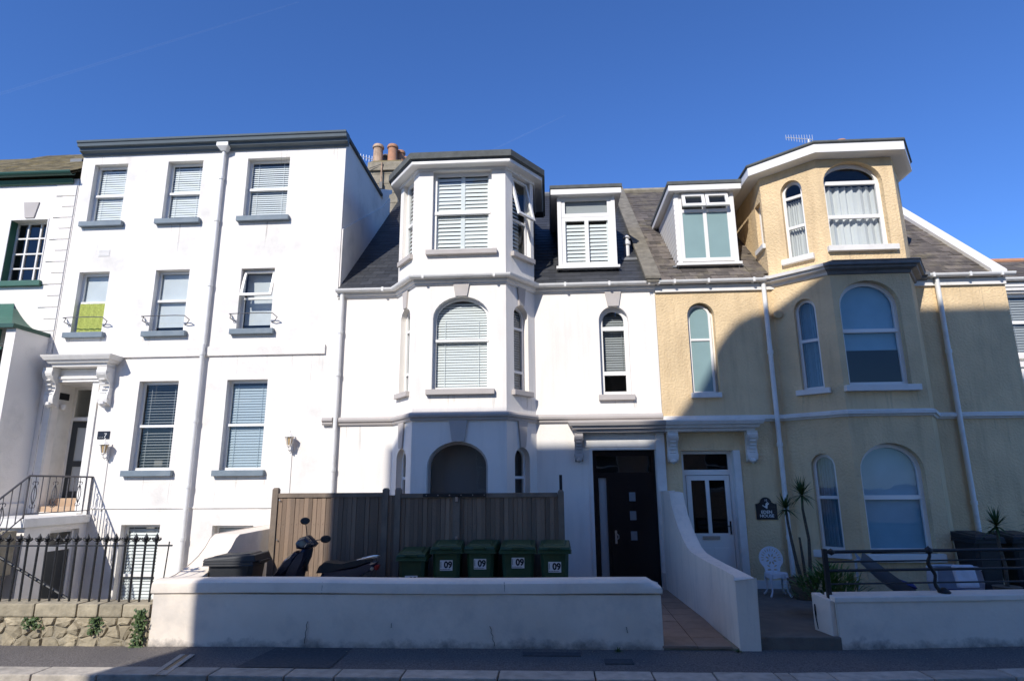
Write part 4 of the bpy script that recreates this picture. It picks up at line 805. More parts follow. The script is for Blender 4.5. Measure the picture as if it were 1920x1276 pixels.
MB().add([(9.2,1.4,6.22),(14,1.4,6.22),(14,3.0,7.18),(9.2,3.0,7.18),(14,8,6.0),(9.2,8,6.0)],[(0,1,2,3),(3,2,4,5)]).build('roof','slate_old',HRt)
rR = Fr((0,1.4,6.23),(1,0,0),(0,1.6,0.96),(0,-0.96,1.6))
slates(HRt, rR, 9.25, 12, 0.02, 1.75, 'slate_old', lambda a,b: False, limit=150, jitter=1.5)
MB().tube([(9.2,3.0,7.20),(14,3.0,7.20)],0.09,8).build('ridge','terracotta',HRt)
MB().add([(9.2,1.5,-0.1),(9.2,8,-0.1),(9.2,8,6.0),(9.2,3.0,7.17),(9.2,1.5,6.2),(14,8,-0.1),(14,8,6.0)],[(0,1,2,3,4),(1,5,6,2)]).build('rear_wall','white_render',HRt)
MB().box(9.3,13.9,2.6,2.65,0,6.2).build('inner_wall','room',HRt)

# rain streaks below the sills and pipe collars: thin soft-edged grime
_m = mat('rain_stain', (0.42, 0.38, 0.31), 0.95); _N = _m.node_tree.nodes; _L = _m.node_tree.links
_t = _N.new('ShaderNodeBsdfTransparent'); _x = _N.new('ShaderNodeMixShader'); _g = _N.new('ShaderNodeNewGeometry'); _mp = _N.new('ShaderNodeMapping'); _mp.inputs['Scale'].default_value = (26, 26, 1.3)
_n = _N.new('ShaderNodeTexNoise'); _n.inputs['Scale'].default_value = 1.0; _n.inputs['Detail'].default_value = 7; _r = _N.new('ShaderNodeMapRange'); _r.inputs[1].default_value = 0.48; _r.inputs[2].default_value = 0.80; _r.inputs[4].default_value = 0.36
_L.new(_g.outputs['Position'], _mp.inputs[0]); _L.new(_mp.outputs[0], _n.inputs['Vector']); _L.new(_n.outputs['Fac'], _r.inputs[0]); _L.new(_r.outputs[0], _x.inputs[0]); _L.new(_t.outputs[0], _x.inputs[1]); _L.new(_N['Principled BSDF'].outputs[0], _x.inputs[2]); _L.new(_x.outputs[0], _N['Material Output'].inputs[0])
random.seed(31)
def streaks(house, fr, a0, a1, z, n=4, lmax=0.6):
    mb = MB()
    for k in range(n):
        a = random.choice((a0, a1)) + random.uniform(-.03,.06) if k < 2 else random.uniform(a0, a1); w_ = random.uniform(.02,.07); l = random.uniform(.25,1)*lmax
        mb.add([fr.p(a-w_/2,z,0.003), fr.p(a+w_/2,z,0.003), fr.p(a+w_*0.35,z-l*0.6,0.003), fr.p(a+w_*0.06,z-l,0.003), fr.p(a-w_*0.25,z-l*0.7,0.003)], [(0,1,2,3,4)])
    mb.build('rain_stain', 'rain_stain', house)['kind'] = 'stuff'
for sh0 in LW[:8]: streaks(HL, FACADE, sh0[0]-0.10, sh0[1]+0.10, sh0[2]-0.117, 6, 0.75)
for f_, lst in ((ff,front[:2]),(fl_,lsd[:2]),(fr_,rsd[:2]),(FACADE,[nsh])):
    for sh0 in lst: streaks(HW, f_, sh0[0]-0.08, sh0[1]+0.08, sh0[2]-0.107, 5, 0.4)
for f_, lst in ((cF,cfront[:2]),(cL,cleft[:2]),(FACADE,[csh])):
    for sh0 in lst: streaks(HC, f_, sh0[0]-0.08, sh0[1]+0.08, sh0[2]-0.115, 6, 0.42)
streaks(HW, FACADE, -4.2, -3.2, 3.065, 8, 0.9); streaks(HL, FACADE, -9.0, -4.7, 4.54, 14, 0.8); streaks(HL, FACADE, -10.4, -4.6, 9.29, 16, 0.8); streaks(HC, FACADE, 7.5, 9.0, 3.04, 8, 0.9); streaks(HC, FACADE, 7.5, 9.0, 5.69, 8, 0.6)
# ================================================================== garden walls
GW = thing('garden_wall', (-2.0,-3.6,-0.2), 'long low white rendered wall with rounded coping before the bins and scooter', 'wall')
n = 40; mb = MB()
def wob(x, k=0): return 0.010*math.sin(x*1.9+k)+0.006*math.sin(x*5.3+k*2)
for (z0,z1,o,nm) in ((-0.25,0.50,0.0,'wall_body'),):
    x = [-5.37+(1.40+5.37)*i/n for i in range(n+1)]; zs = [z0+(z1-z0)*j/8 for j in range(9)]
    mb.v = [Vector((a, -3.73-wob(a, z*3)-0.012*math.sin(z*4), z)) for z in zs for a in x]
    mb.f = [[j*(n+1)+i, j*(n+1)+i+1, (j+1)*(n+1)+i+1, (j+1)*(n+1)+i] for j in range(8) for i in range(n)]
    mb.box(-5.37,1.40,-3.71,-3.45,z0,z1)
    mb.build(nm, 'wall_white', GW, smooth=True)
cp = MB(); prof = [(-3.44,0.50),(-3.42,0.60),(-3.45,0.655),(-3.52,0.685),(-3.64,0.685),(-3.72,0.668),(-3.755,0.64),(-3.765,0.58),(-3.765,0.52),(-3.745,0.505)]
xs2 = [-5.40+(1.42+5.40)*i/n for i in range(n+1)]
def cz(a, z): return z + 0.008*math.sin(a*1.3) - (0.10*max(0,(a-1.25)/0.17)**2 if (a > 1.25 and z > 0.6) else 0)
cp.v = [Vector((a, y-wob(a,1)*0.6, cz(a,z))) for a in xs2 for (y,z) in prof]; L_ = len(prof)
cp.f = [[i*L_+k, i*L_+(k+1)%L_, (i+1)*L_+(k+1)%L_, (i+1)*L_+k] for i in range(n) for k in range(L_)] + [[k for k in range(L_)], [n*L_+k for k in range(L_)]]
cp.build('coping', 'wall_white', GW, smooth=True)
for x in (-3.05,-0.62,):
    MB().tube([(x,-3.762-wob(x,1)*0.6,0.515),(x+0.004,-3.764-wob(x,1)*0.6,0.60),(x-0.004,-3.745-wob(x,1)*0.6,0.655)],0.003,5).build('coping_joint','dark_void',GW)
for (x,z0,z1,sl) in ((-3.25,-0.10,0.17,0.03),(-0.75,-0.12,0.12,-0.06),(-2.1,0.10,0.15,0.0),(0.95,0.05,0.12,-0.01)):
    c = MB(); pts = [(x+sl*t+0.008*math.sin(t*17+x), -3.755-wob(x+sl*t,(z0+(z1-z0)*t)*3)-0.012*math.sin((z0+(z1-z0)*t)*4)+0.012, z0+(z1-z0)*t) for t in [i/6 for i in range(7)]]
    c.tube(pts, 0.004, 5).build('crack', 'dark_void', GW)

WG = thing('wing_wall', (2.3,-2.0,-0.2), 'white rendered dividing wall swept up in a curve between the two doors', 'wall')
prof = [(0.0,1.74),(-0.40,1.74),(-0.66,1.73),(-0.76,1.52),(-0.90,1.34),(-1.12,1.14),(-1.37,0.98),(-1.58,0.87),(-1.80,0.81),(-2.2,0.78),(-2.69,0.755),(-3.3,0.735),(-3.72,0.715),(-3.75,0.69)]
mb = MB(); nb_ = len(prof)
for dx in (0.0, 0.26):
    mb.v += [Vector((2.105-0.064*v+dx, v, z-(0.0))) for v,z in prof] + [Vector((2.105-0.064*v+dx, v, -0.25)) for v,z in prof]
M_ = 2*nb_
for i in range(nb_-1):
    for b in (0, M_): mb.f.append([b+i, b+i+1, b+nb_+i+1, b+nb_+i])
    mb.f.append([i, i+1, M_+i+1, M_+i])
mb.f.append([nb_-1, M_+nb_-1, M_+M_-1, M_-1]); mb.f.append([0, nb_, M_+nb_, M_])
mb.build('wall_body', 'wing_white', WG, bevel=0.02)

# sloping wall between the sunken area and the yard
SWl = thing('side_wall', (-5.2,-2.0,-1.25), 'white side wall sweeping down towards the black bin', 'wall')
prof = [(0.0,1.17),(-1.2,1.16),(-2.2,1.15),(-2.32,1.10),(-2.45,0.97),(-2.62,0.86),(-2.8,0.78),(-3.0,0.71),(-3.2,0.66),(-3.45,0.64)]
mb = MB(); nb_ = len(prof); M_ = 2*nb_
for x in (-5.42,-5.0): mb.v += [Vector((x, v, z)) for v,z in prof] + [Vector((x, v, -1.25)) for v,z in prof]
for i in range(nb_-1):
    for b in (0, M_): mb.f.append([b+i, b+i+1, b+nb_+i+1, b+nb_+i])
    mb.f.append([i, i+1, M_+i+1, M_+i])
mb.f.append([nb_-1, M_+nb_-1, M_+M_-1, M_-1]); mb.f.append([0, nb_, M_+nb_, M_])
mb.build('wall_body', 'wall_white', SWl, bevel=0.015)

# courtyard wall on the right with its gate pier
RW = thing('courtyard_wall', (6.2,-3.4,-0.2), 'low white wall with flat coping below the black courtyard railing', 'wall')
def rl(x): return -3.66+(x-3.6)*0.095
mb = MB(); xsr = [3.62+0.2*i for i in range(30)]; zs = [-0.25,0.0,0.2,0.40]
mb.v = [Vector((a, rl(a)-wob(a,z)*0.6, z)) for z in zs for a in xsr]; k_ = len(xsr)
mb.f = [[j*k_+i, j*k_+i+1, (j+1)*k_+i+1, (j+1)*k_+i] for j in range(3) for i in range(k_-1)]
mb.add([(3.62,rl(3.62),-0.25),(3.62,rl(3.62)+0.26,-0.25),(3.62,rl(3.62)+0.26,0.40),(3.62,rl(3.62),0.40)],[(0,1,2,3)])
mb.add([(3.62,rl(3.62)+0.26,-0.25),(9.4,rl(9.4)+0.26,-0.25),(9.4,rl(9.4)+0.26,0.40),(3.62,rl(3.62)+0.26,0.40)],[(0,1,2,3)])
mb.build('wall_body','wall_white',RW)
c = MB(); c.add([(3.60,rl(3.6)-0.02,0.40),(9.4,rl(9.4)-0.02,0.40),(9.4,rl(9.4)+0.30,0.40),(3.60,rl(3.6)+0.30,0.40),(3.60,rl(3.6)-0.015,0.465),(9.4,rl(9.4)-0.015,0.465),(9.4,rl(9.4)+0.29,0.485),(3.60,rl(3.6)+0.29,0.485)],[(0,3,2,1),(4,5,6,7),(0,1,5,4),(1,2,6,5),(2,3,7,6),(3,0,4,7)]); c.build('coping','wall_white',RW,bevel=0.012)
MB().add([(3.555,-3.62,-0.2),(3.618,-3.62,-0.2),(3.60,-3.24,-0.2),(3.48,-3.24,-0.2),(3.555,-3.62,0.42),(3.618,-3.62,0.42),(3.60,-3.24,0.46),(3.48,-3.24,0.46)],[(0,3,2,1),(4,5,6,7),(0,1,5,4),(1,2,6,5),(2,3,7,6),(3,0,4,7)]).build('gate_pier','wall_white',RW,bevel=0.012)
MB().tube([(3.49,-3.30,0.32),(3.475,-3.33,0.26),(3.49,-3.30,0.16),(3.50,-3.32,0.02)],0.010,6).build('gate_hinge','black_iron',RW)
RR = thing('courtyard_railing', (6.2,-3.4,0.45), 'black iron horizontal-bar railing with wavy posts on the courtyard wall', 'railing')
def ry(x): return rl(x)+0.16
for z, r in ((1.0,0.022),(0.875,0.011),(0.765,0.018),(0.60,0.011)):
    MB().tube([(3.62,ry(3.62),z),(6.4,ry(6.4),z+0.004),(9.3,ry(9.3),z)], r, 8).build('bar','black_iron',RR)
MB().box(3.585,3.64,ry(3.62)-0.03,ry(3.62)+0.03,-0.05,1.04).build('end_post','black_iron',RR,bevel=0.005)
MB().lathe((3.70,ry(3.7),1.0),[(0.001,-.045),(0.04,-.02),(0.045,0),(0.04,.02),(0.001,.045)],10).build('knob','black_iron',RR,smooth=True)
for x in (5.02,6.9,8.6):
    pts = [(x+0.02*math.cos(t*3)-0.03+(0.16*(t-0.25) if t > 0.25 else 0)+0.02*math.sin(t*14), ry(x), 1.02-0.56*t) for t in [i/12 for i in range(13)]]
    MB().tube(pts, [0.024-0.004*math.sin(i) for i in range(13)], 8).build('wavy_post','black_iron',RR,smooth=True)
    MB().lathe((x,ry(x),1.0),[(0.001,-.045),(0.045,-.02),(0.05,0),(0.04,.03),(0.012,.05),(0.001,.065)],10).build('knob','black_iron',RR,smooth=True)
    MB().lathe((x+0.12,ry(x),0.47),[(0.075,0),(0.08,0.02),(0.05,0.05),(0.02,0.07)],10).build('foot','black_iron',RR,smooth=True)

# ================================================================== rubble wall with railings
SW = thing('rubble_wall', (-7.4,-3.6,-0.2), 'tan rubble stone wall with block coping under the spiked railings', 'wall')
MB().box(-10.2,-5.38,-3.718,-3.36,-1.25,0.20).build('mortar_core','mortar',SW)
random.seed(11)
def clip(poly, px, py, nx, ny):
    out = []
    for i in range(len(poly)):
        a, b = poly[i], poly[(i+1) % len(poly)]
        da = (a[0]-px)*nx+(a[1]-py)*ny; db = (b[0]-px)*nx+(b[1]-py)*ny
        if da <= 0: out.append(a)
        if da*db < 0: t = da/(da-db); out.append((a[0]+(b[0]-a[0])*t, a[1]+(b[1]-a[1])*t))
    return out
X0, X1, Z0, Z1 = -8.6, -5.40, -0.19, 0.20; seeds = []
for row, (zc, st, jit) in enumerate(((-0.10,0.27,0.05),(0.04,0.20,0.045),(0.145,0.24,0.03))):
    x = X0+random.uniform(0,.15)
    while x < X1: seeds.append((x+random.uniform(-.05,.05), zc+random.uniform(-jit,jit)*0.8)); x += st*random.uniform(0.6,1.35)
fs = Fr((0,-3.70,0),(1,0,0),(0,0,1),(0,-1,0)); AN = 1.35
for i, s in enumerate(seeds):
    poly = [(X0,Z0*AN),(X1,Z0*AN),(X1,Z1*AN),(X0,Z1*AN)]; sx, sz = s[0], s[1]*AN
    for j, q in enumerate(seeds):
        if i == j or abs(q[0]-s[0]) > 0.8: continue
        qx, qz = q[0], q[1]*AN; dx, dz = qx-sx, qz-sz; l = math.hypot(dx,dz)
        poly = clip(poly, (sx+qx)/2-dx/l*0.004, (sz+qz)/2-dz/l*0.004, dx/l, dz/l)
        if len(poly) < 3: break
    if len(poly) < 3: continue
    poly = [(a, b/AN) for a,b in poly]; cx = sum(p[0] for p in poly)/len(poly); cz_ = sum(p[1] for p in poly)/len(poly)
    # subdivide and roughen outline
    pts = []
    for k in range(len(poly)):
        a, b = poly[k], poly[(k+1) % len(poly)]; pts.append((a[0]*0.93+cx*0.07, a[1]*0.93+cz_*0.07)); pts.append(((a[0]+b[0])/2+random.uniform(-.004,.004), (a[1]+b[1])/2+random.uniform(-.004,.004)))
    d1 = 0.03+random.uniform(0,.025); m = len(pts); mbs = MB()
    ring = lambda f, dd: [fs.p(cx+(a-cx)*f, cz_+(b-cz_)*f, dd+random.uniform(-.011,.011)) for a,b in pts]
    mbs.v = ring(1.0,-0.02)+ring(0.97,d1*0.55)+ring(0.80,d1)+[fs.p(cx,cz_,d1+random.uniform(0,.012))]
    for r in range(2): mbs.f += [[r*m+k, r*m+(k+1)%m, (r+1)*m+(k+1)%m, (r+1)*m+k] for k in range(m)]
    mbs.f += [[2*m+k, 2*m+(k+1)%m, 3*m] for k in range(m)]
    mbs.build('stone','rubble',SW)
cx_ = [-8.7,-8.15,-7.62,-7.02,-6.42,-6.12,-5.78,-5.385]
for i in range(len(cx_)-1):
    a, b = cx_[i]+0.008, cx_[i+1]-0.008; j = random.uniform(-.008,.008)
    MB().box(a,b,-3.745+j,-3.36,0.205,0.375+random.uniform(-.006,.006)).build('coping_block','cap_stone',SW,bevel=0.022)

IR = thing('spiked_railing', (-7.4,-3.58,0.37), 'black iron spiked railing standing on the rubble stone wall', 'railing')
bal = MB(); bal.tube([(0,0,-0.04),(0,0,0.82)], 0.0155, 8); balm = mesh_of(bal, 'baluster', 'black_iron')
fin = MB(); fin.lathe((0,0,0),[(0.012,0),(0.026,0.012),(0.014,0.03),(0.03,0.055),(0.036,0.075),(0.022,0.095),(0.010,0.12),(0.003,0.14)],8)
for s in (-1,1):
    fin.tube([(s*0.012,0,0.035),(s*0.04,0,0.045),(s*0.062,0,0.062),(s*0.055,0,0.082)],[0.013,0.014,0.013,0.006],6); fin.tube([(0,s*0.012,0.035),(0,s*0.03,0.05),(0,s*0.035,0.07)],[0.012,0.012,0.005],6)
finm = mesh_of(fin, 'finial', 'black_iron', smooth=True)
for k in range(20):
    x = -5.52-0.1437*k
    b_ = inst(balm, 'baluster', IR, (x,-3.58,0.36), (random.uniform(-.012,.012),random.uniform(-.014,.014),0)); b_['_b'] = [x,-3.58,0.36]
    f_ = bpy.data.objects.new('finial', finm); COL.objects.link(f_); f_.parent = b_; f_.location = (0,0,0.775)
MB().box(-9.2,-5.28,-3.592,-3.568,1.098,1.118).build('top_bar','black_iron',IR)
MB().tube([(-5.36,-3.57,0.62),(-5.33,-3.57,1.16)],0.008,6).build('end_stay','black_iron',IR)
MB().tube([(-9.0,-3.2,1.35),(-7.02,-3.3,0.42),(-6.9,-3.3,0.36)],0.022,8).build('stay_bar','black_iron',IR)

# ================================================================== timber fence
FE = thing('timber_fence', (-2.3,-1.45,-0.05), 'brown weathered close-boarded timber fence with gate panels in front of the bay', 'fence')
FV = -1.45; random.seed(5)
bm_ = [mesh_of(MB().prism(Fr((0,0,0),(1,0,0),(0,0,1),(0,-1,0)), [(-0.0375,0.0),(0.0375,0.0),(0.0375,1.745),(-0.0375,1.745)], 0, 0.018), 'fence_board', 'timber', bevel=0.005) for _ in range(1)]
x = -4.70; posts = [-4.79,-2.84,-2.62,-1.60,0.185]
while x < 0.14:
    if True:
        inst(bm_[0], 'fence_board', FE, (x, FV+0.02+random.uniform(-.004,.004), -0.02), (random.uniform(-.003,.003),random.uniform(-.003,.003),0))
    x += 0.0775
for i, p in enumerate(posts):
    h = [1.87,1.85,1.85,1.72,1.80][i]; w_ = 0.05 if i != 3 else 0.06
    MB().add([(p-w_,FV-0.03,-0.05),(p+w_,FV-0.03,-0.05),(p+w_,FV+0.07,-0.05),(p-w_,FV+0.07,-0.05),(p-w_,FV-0.03,h-0.03),(p+w_,FV-0.03,h-0.03),(p+w_,FV+0.07,h-0.03),(p-w_,FV+0.07,h-0.03),(p-w_*0.6,FV-0.01,h),(p+w_*0.6,FV-0.01,h),(p+w_*0.6,FV+0.05,h),(p-w_*0.6,FV+0.05,h)],
        [(0,3,2,1),(0,1,5,4),(1,2,6,5),(2,3,7,6),(3,0,4,7),(4,5,9,8),(5,6,10,9),(6,7,11,10),(7,4,8,11),(8,9,10,11)]).build('fence_post','timber_grey',FE)
for a,b,z in ((-4.74,-2.89,1.70),(-2.57,-1.66,1.68),(-1.54,0.13,1.68)):
    MB().box(a,b,FV-0.02,FV+0.05,z,z+0.075).build('top_rail','timber_grey',FE,bevel=0.006)
    MB().box(a,b,FV+0.045,FV+0.085,0.35,0.45).build('back_rail','timber_grey',FE); MB().box(a,b,FV+0.045,FV+0.085,1.2,1.3).build('back_rail','timber_grey',FE)
nl = MB()
for k in range(62):
    for z in (0.40,1.25): nl.fbox(vfr(FV+0.002), -4.70+0.0775*k-0.004, -4.70+0.0775*k+0.004, z-0.004, z+0.004, 0, 0.003)
nl.build('nail_heads','black_iron',FE)['kind'] = 'stuff'
MB().box(-2.18,-1.10,FV-0.045,FV-0.021,1.695,1.755).build('gate_bolt_bar','black_iron',FE)
for k in range(6):
    x = -2.12+0.2*k; MB().tube([(x,FV-0.05,1.725),(x,FV-0.045,1.725)],0.010,8).build('bolt','chrome',FE)
for z in (0.95,1.62): MB().box(-1.62,-1.575,FV-0.045,FV-0.03,z,z+0.10).build('hinge','chrome',FE)
for z in (1.0,1.66): MB().tube([(-4.70,FV-0.035,z),(-4.70,FV-0.028,z)],0.014,8).build('bolt','chrome',FE)
MB().box(0.165,0.215,FV+0.075,FV+0.12,-0.05,2.05).build('end_stake','black_iron',FE)

# ================================================================== bins
def wheelie_bin(loc, rz, label, body, w=0.505, d=0.70, h=1.05, sticker_z=0.72, group=None, sticker=True, cat='bin', front_print=True):
    o = thing('wheelie_bin', (0,0,0), label, cat, group)
    hw = w/2-0.03; b0 = hw*0.80; bd = d*0.80
    mb = MB(); zb, zt = 0.04, h-0.13
    lv = [(b0, -bd/2+0.02, bd/2-0.10, zb), (b0*1.03,-bd/2,bd/2-0.09,0.10), (hw*0.985,-d/2+0.05,d/2-0.09,zt-0.02), (hw,-d/2+0.04,d/2-0.08,zt)]
    for (hx,y0,y1,z) in lv:
        c = 0.05; mb.v += [Vector(q) for q in [(-hx+c,y0,z),(hx-c,y0,z),(hx,y0+c,z),(hx,y1-c,z),(hx-c,y1,z),(-hx+c,y1,z),(-hx,y1-c,z),(-hx,y0+c,z)]]
    for r in range(3): mb.f += [[r*8+k, r*8+(k+1)%8, (r+1)*8+(k+1)%8, (r+1)*8+k] for k in range(8)]
    mb.f += [list(range(8))[::-1], [24+k for k in range(8)]]; mb.build('bin_body', body, o, bevel=0.006)
    r = MB(); r.prism(Fr((0,0,0),(1,0,0),(0,1,0),(0,0,1)), [(-hw-0.03,-d/2),(hw+0.03,-d/2),(hw+0.03,d/2-0.06),(-hw-0.03,d/2-0.06)], zt-0.02, zt+0.035); r.build('rim', body, o, bevel=0.012)
    l = MB(); y0,y1 = -d/2-0.015, d/2-0.03; z0 = zt+0.035
    l.add([(-hw-0.025,y0,z0),(hw+0.025,y0,z0),(hw+0.025,y1,z0),(-hw-0.025,y1,z0),(-hw-0.01,y0+0.02,z0+0.045),(hw+0.01,y0+0.02,z0+0.045),(hw+0.01,y1-0.03,z0+0.095),(-hw-0.01,y1-0.03,z0+0.095)],[(0,3,2,1),(4,5,6,7),(0,1,5,4),(1,2,6,5),(2,3,7,6),(3,0,4,7)])
    lo = l.build('lid', body, o, bevel=0.014)
    rg = MB(); rg.add([(-hw+0.04,y0+0.10,z0+0.05),(hw-0.04,y0+0.10,z0+0.05),(hw-0.04,y1-0.10,z0+0.085),(-hw+0.04,y1-0.10,z0+0.085),(-hw+0.07,y0+0.13,z0+0.075),(hw-0.07,y0+0.13,z0+0.075),(hw-0.07,y1-0.13,z0+0.108),(-hw+0.07,y1-0.13,z0+0.108)],[(4,5,6,7),(0,1,5,4),(1,2,6,5),(2,3,7,6),(3,0,4,7)]); rg.build('lid_panel', body, lo, bevel=0.008)
    MB().box(-0.10,0.10,y0-0.012,y0+0.05,z0+0.005,z0+0.04).build('lid_grip', body, lo, bevel=0.006)
    for s in (-1,1):
        MB().tube([(s*(hw-0.03),d/2-0.02,0.10),(s*(hw+0.03),d/2-0.02,0.10)], 0.10, 16).build('wheel','rubber',o)
        MB().tube([(s*0.17,d/2-0.08,zt+0.03),(s*0.17,d/2+0.0,zt+0.04)],0.016,6).build('hinge_lug','black_plastic',o)
    MB().tube([(-hw+0.04,d/2-0.01,zt+0.03),(hw-0.04,d/2-0.01,zt+0.03)],0.016,8).build('handle', body, o)
    if sticker:
        fy = -d/2+0.045+(zt-sticker_z)/(zt-0.1)*(-(d/2-0.05)+bd/2)*-1; yt = -d/2+0.05-0.010
        ang = math.atan2((d/2-0.05)-bd/2, zt-0.12)
        sf_ = Fr((0,-d/2+0.05+(zt-0.02-sticker_z)*math.tan(ang),sticker_z),(1,0,0),(0,-math.sin(ang),math.cos(ang)),(0,-math.cos(ang),-math.sin(ang)))
        s = MB().fbox(sf_,-0.097,0.10,-0.078,0.078,0.003,0.006).build('number_sticker','sticker',o)
        text_mesh('09',0.135,sf_,0.03,-0.035,0.0065,s,'ink',sx=0.95,bold=0.006)
        q = MB()
        for k in range(12): q.fbox(sf_,-0.09+0.0135*k,-0.081+0.0135*k,-0.066,-0.052-0.003*(k%3),0.006,0.0075)
        for k in range(5): q.fbox(sf_,-0.088,-0.076,-0.03+0.018*k,-0.018+0.018*k,0.006,0.0075)
        q.build('small_print','ink',s)
    o.location = loc; o.rotation_euler = (0,0,rz); return o
Y = -0.05; gb = 'green wheelie bins behind the white wall'
wheelie_bin((-1.665,-1.87,Y), R_(3), 'green wheelie bin with 09 sticker standing beside the lowest bin', 'bin_green', group=gb)
wheelie_bin((-1.10,-1.83,Y), R_(-4), 'green 09 wheelie bin standing between its twin and the widest bin', 'bin_green', sticker_z=0.735, group=gb)
wheelie_bin((0.06,-1.92,Y), R_(-2), 'green 09 wheelie bin at the end of the row towards the black door', 'bin_green', sticker_z=0.70, group=gb)
wheelie_bin((-0.525,-1.90,Y), R_(1), 'widest green wheelie bin with high 09 sticker and flat-edged lid', 'bin_green', w=0.575, sticker_z=0.76, group=gb)
wheelie_bin((-2.20,-1.95,Y), R_(3), 'lowest green wheelie bin with its 09 sticker half hidden by the white wall', 'bin_green', w=0.475, h=0.95, sticker_z=0.50, group=gb)
wheelie_bin((-4.66,-2.85,Y), R_(-88), 'black wheelie bin turned sideways by the swept white side wall', 'black_plastic', w=0.58, d=0.80, h=0.98, sticker=False)
for k, (x, lb) in enumerate(((7.15,'black wheelie bin below the spiky pot plants beside the downpipe'),(7.80,'black wheelie bin beyond the downpipe at the end of the courtyard'))):
    wheelie_bin((x,-0.95,0), R_(4-6*k), lb, 'black_plastic', sticker=False, group='black bins in the courtyard')

# ================================================================== scooter
SCO = thing('motor_scooter', (-3.5,-2.45,-0.05), 'dark blue-black motor scooter parked against the timber fence', 'scooter')
gz = -0.05; sy = -2.45
def wheel(x, r):
    o = MB(); n = 28
    prof = [(r-0.10,-0.045),(r-0.03,-0.055),(r,-0.025),(r,0.025),(r-0.03,0.055),(r-0.10,0.045)]
    for k in range(n):
        a = 2*math.pi*k/n; o.v += [Vector((x+q*math.cos(a), sy+y, gz+r+q*math.sin(a))) for q,y in prof]
    P = len(prof); o.f = [[k*P+j, k*P+(j+1)%P, ((k+1)%n)*P+(j+1)%P, ((k+1)%n)*P+j] for k in range(n) for j in range(P)]
    t = o.build('wheel','rubber',SCO,smooth=True)
    r_ = MB().tube([(x,sy-0.06,gz+r),(x,sy+0.06,gz+r)],0.05,10)
    for k in range(5):
        a = 2*math.pi*k/5; r_.tube([(x,sy,gz+r),(x+(r-0.09)*math.cos(a),sy,gz+r+(r-0.09)*math.sin(a))],0.02,6)
    r_.build('rim','chrome',t)
wheel(-4.02,0.26); wheel(-2.88,0.26)
def slab(name, pts, w0, m, taper=0.75):      # side outline with rounded cross-section
    o = MB(); n = len(pts); cx = sum(p[0] for p in pts)/n; cz2 = sum(p[1] for p in pts)/n
    for (s, dy) in ((taper,-w0),(0.96,-w0*0.72),(1,-w0*0.3),(1,w0*0.3),(0.96,w0*0.72),(taper,w0)):
        o.v += [Vector((cx+(x-cx)*s, sy+dy, cz2+(z-cz2)*s+gz*0)) for x,z in pts]
    for r in range(5): o.f += [[r*n+k, r*n+(k+1)%n, (r+1)*n+(k+1)%n, (r+1)*n+k] for k in range(n)]
    o.f += [list(range(n)), [5*n+k for k in range(n)]]; return o.build(name, m, SCO, smooth=True)
slab('leg_shield', [(-4.05,0.58),(-3.99,0.72),(-3.90,0.86),(-3.80,0.98),(-3.74,0.97),(-3.76,0.84),(-3.84,0.66),(-3.88,0.45),(-3.86,0.28),(-3.92,0.28),(-3.96,0.45)], 0.20, 'scooter_paint', 0.85)
slab('front_fairing', [(-4.24,0.56),(-4.20,0.64),(-4.12,0.74),(-4.02,0.85),(-3.92,0.93),(-3.86,0.90),(-3.90,0.76),(-4.00,0.62),(-4.12,0.52)], 0.21, 'scooter_paint', 0.55)
for s_ in (-1,1):
    MB().tube([(-4.17,sy+s_*0.12,0.66),(-4.06,sy+s_*0.165,0.78),(-3.97,sy+s_*0.15,0.87)],[0.006,0.022,0.006],8).build('signal_highlight','chrome',SCO,smooth=True)  # silver turn signals that also paint in the fairing's highlights
MB().tube([(-4.06,sy-0.085,0.20),(-4.03,sy-0.085,0.50)],0.018,8).build('fork_leg','chrome',SCO)
slab('front_mudguard', [(-4.30,0.30),(-4.27,0.42),(-4.15,0.52),(-4.0,0.55),(-3.86,0.50),(-3.84,0.46),(-4.0,0.49),(-4.14,0.46),(-4.23,0.38)], 0.08, 'scooter_paint', 0.95)
slab('headset', [(-3.92,0.96),(-3.94,1.04),(-3.88,1.12),(-3.78,1.15),(-3.70,1.08),(-3.64,1.02),(-3.68,0.97),(-3.80,0.94)], 0.15, 'scooter_paint', 0.6)
slab('floor_board', [(-3.88,0.26),(-3.84,0.34),(-3.40,0.32),(-3.36,0.22),(-3.80,0.20)], 0.17, 'black_plastic', 0.95)
slab('rear_body', [(-3.52,0.30),(-3.56,0.50),(-3.50,0.62),(-3.20,0.66),(-2.95,0.70),(-2.74,0.77),(-2.66,0.76),(-2.70,0.66),(-2.86,0.58),(-3.05,0.44),(-3.15,0.30)], 0.15, 'scooter_paint', 0.85)
slab('seat', [(-3.60,0.60),(-3.56,0.70),(-3.48,0.765),(-3.40,0.77),(-3.30,0.75),(-3.18,0.745),(-3.02,0.785),(-2.86,0.815),(-2.76,0.81),(-2.74,0.77),(-2.95,0.70),(-3.20,0.66),(-3.40,0.60)], 0.15, 'seat_black', 0.88)
MB().tube([(-2.95,sy-0.13,0.79),(-2.76,sy-0.13,0.83),(-2.66,sy-0.08,0.835),(-2.66,sy+0.08,0.835),(-2.76,sy+0.13,0.83),(-2.95,sy+0.13,0.79)],0.014,8).build('grab_rail','chrome',SCO,smooth=True)
slab('tail_light', [(-2.74,0.66),(-2.68,0.72),(-2.63,0.71),(-2.66,0.64)], 0.09, 'red_lens', 0.8)
for s in (-1,1): MB().lathe((-2.72,sy+s*0.12,0.67),[(0.001,-.03),(0.03,-.01),(0.03,0.02),(0.001,.035)],8).build('indicator','chrome',SCO,smooth=True)
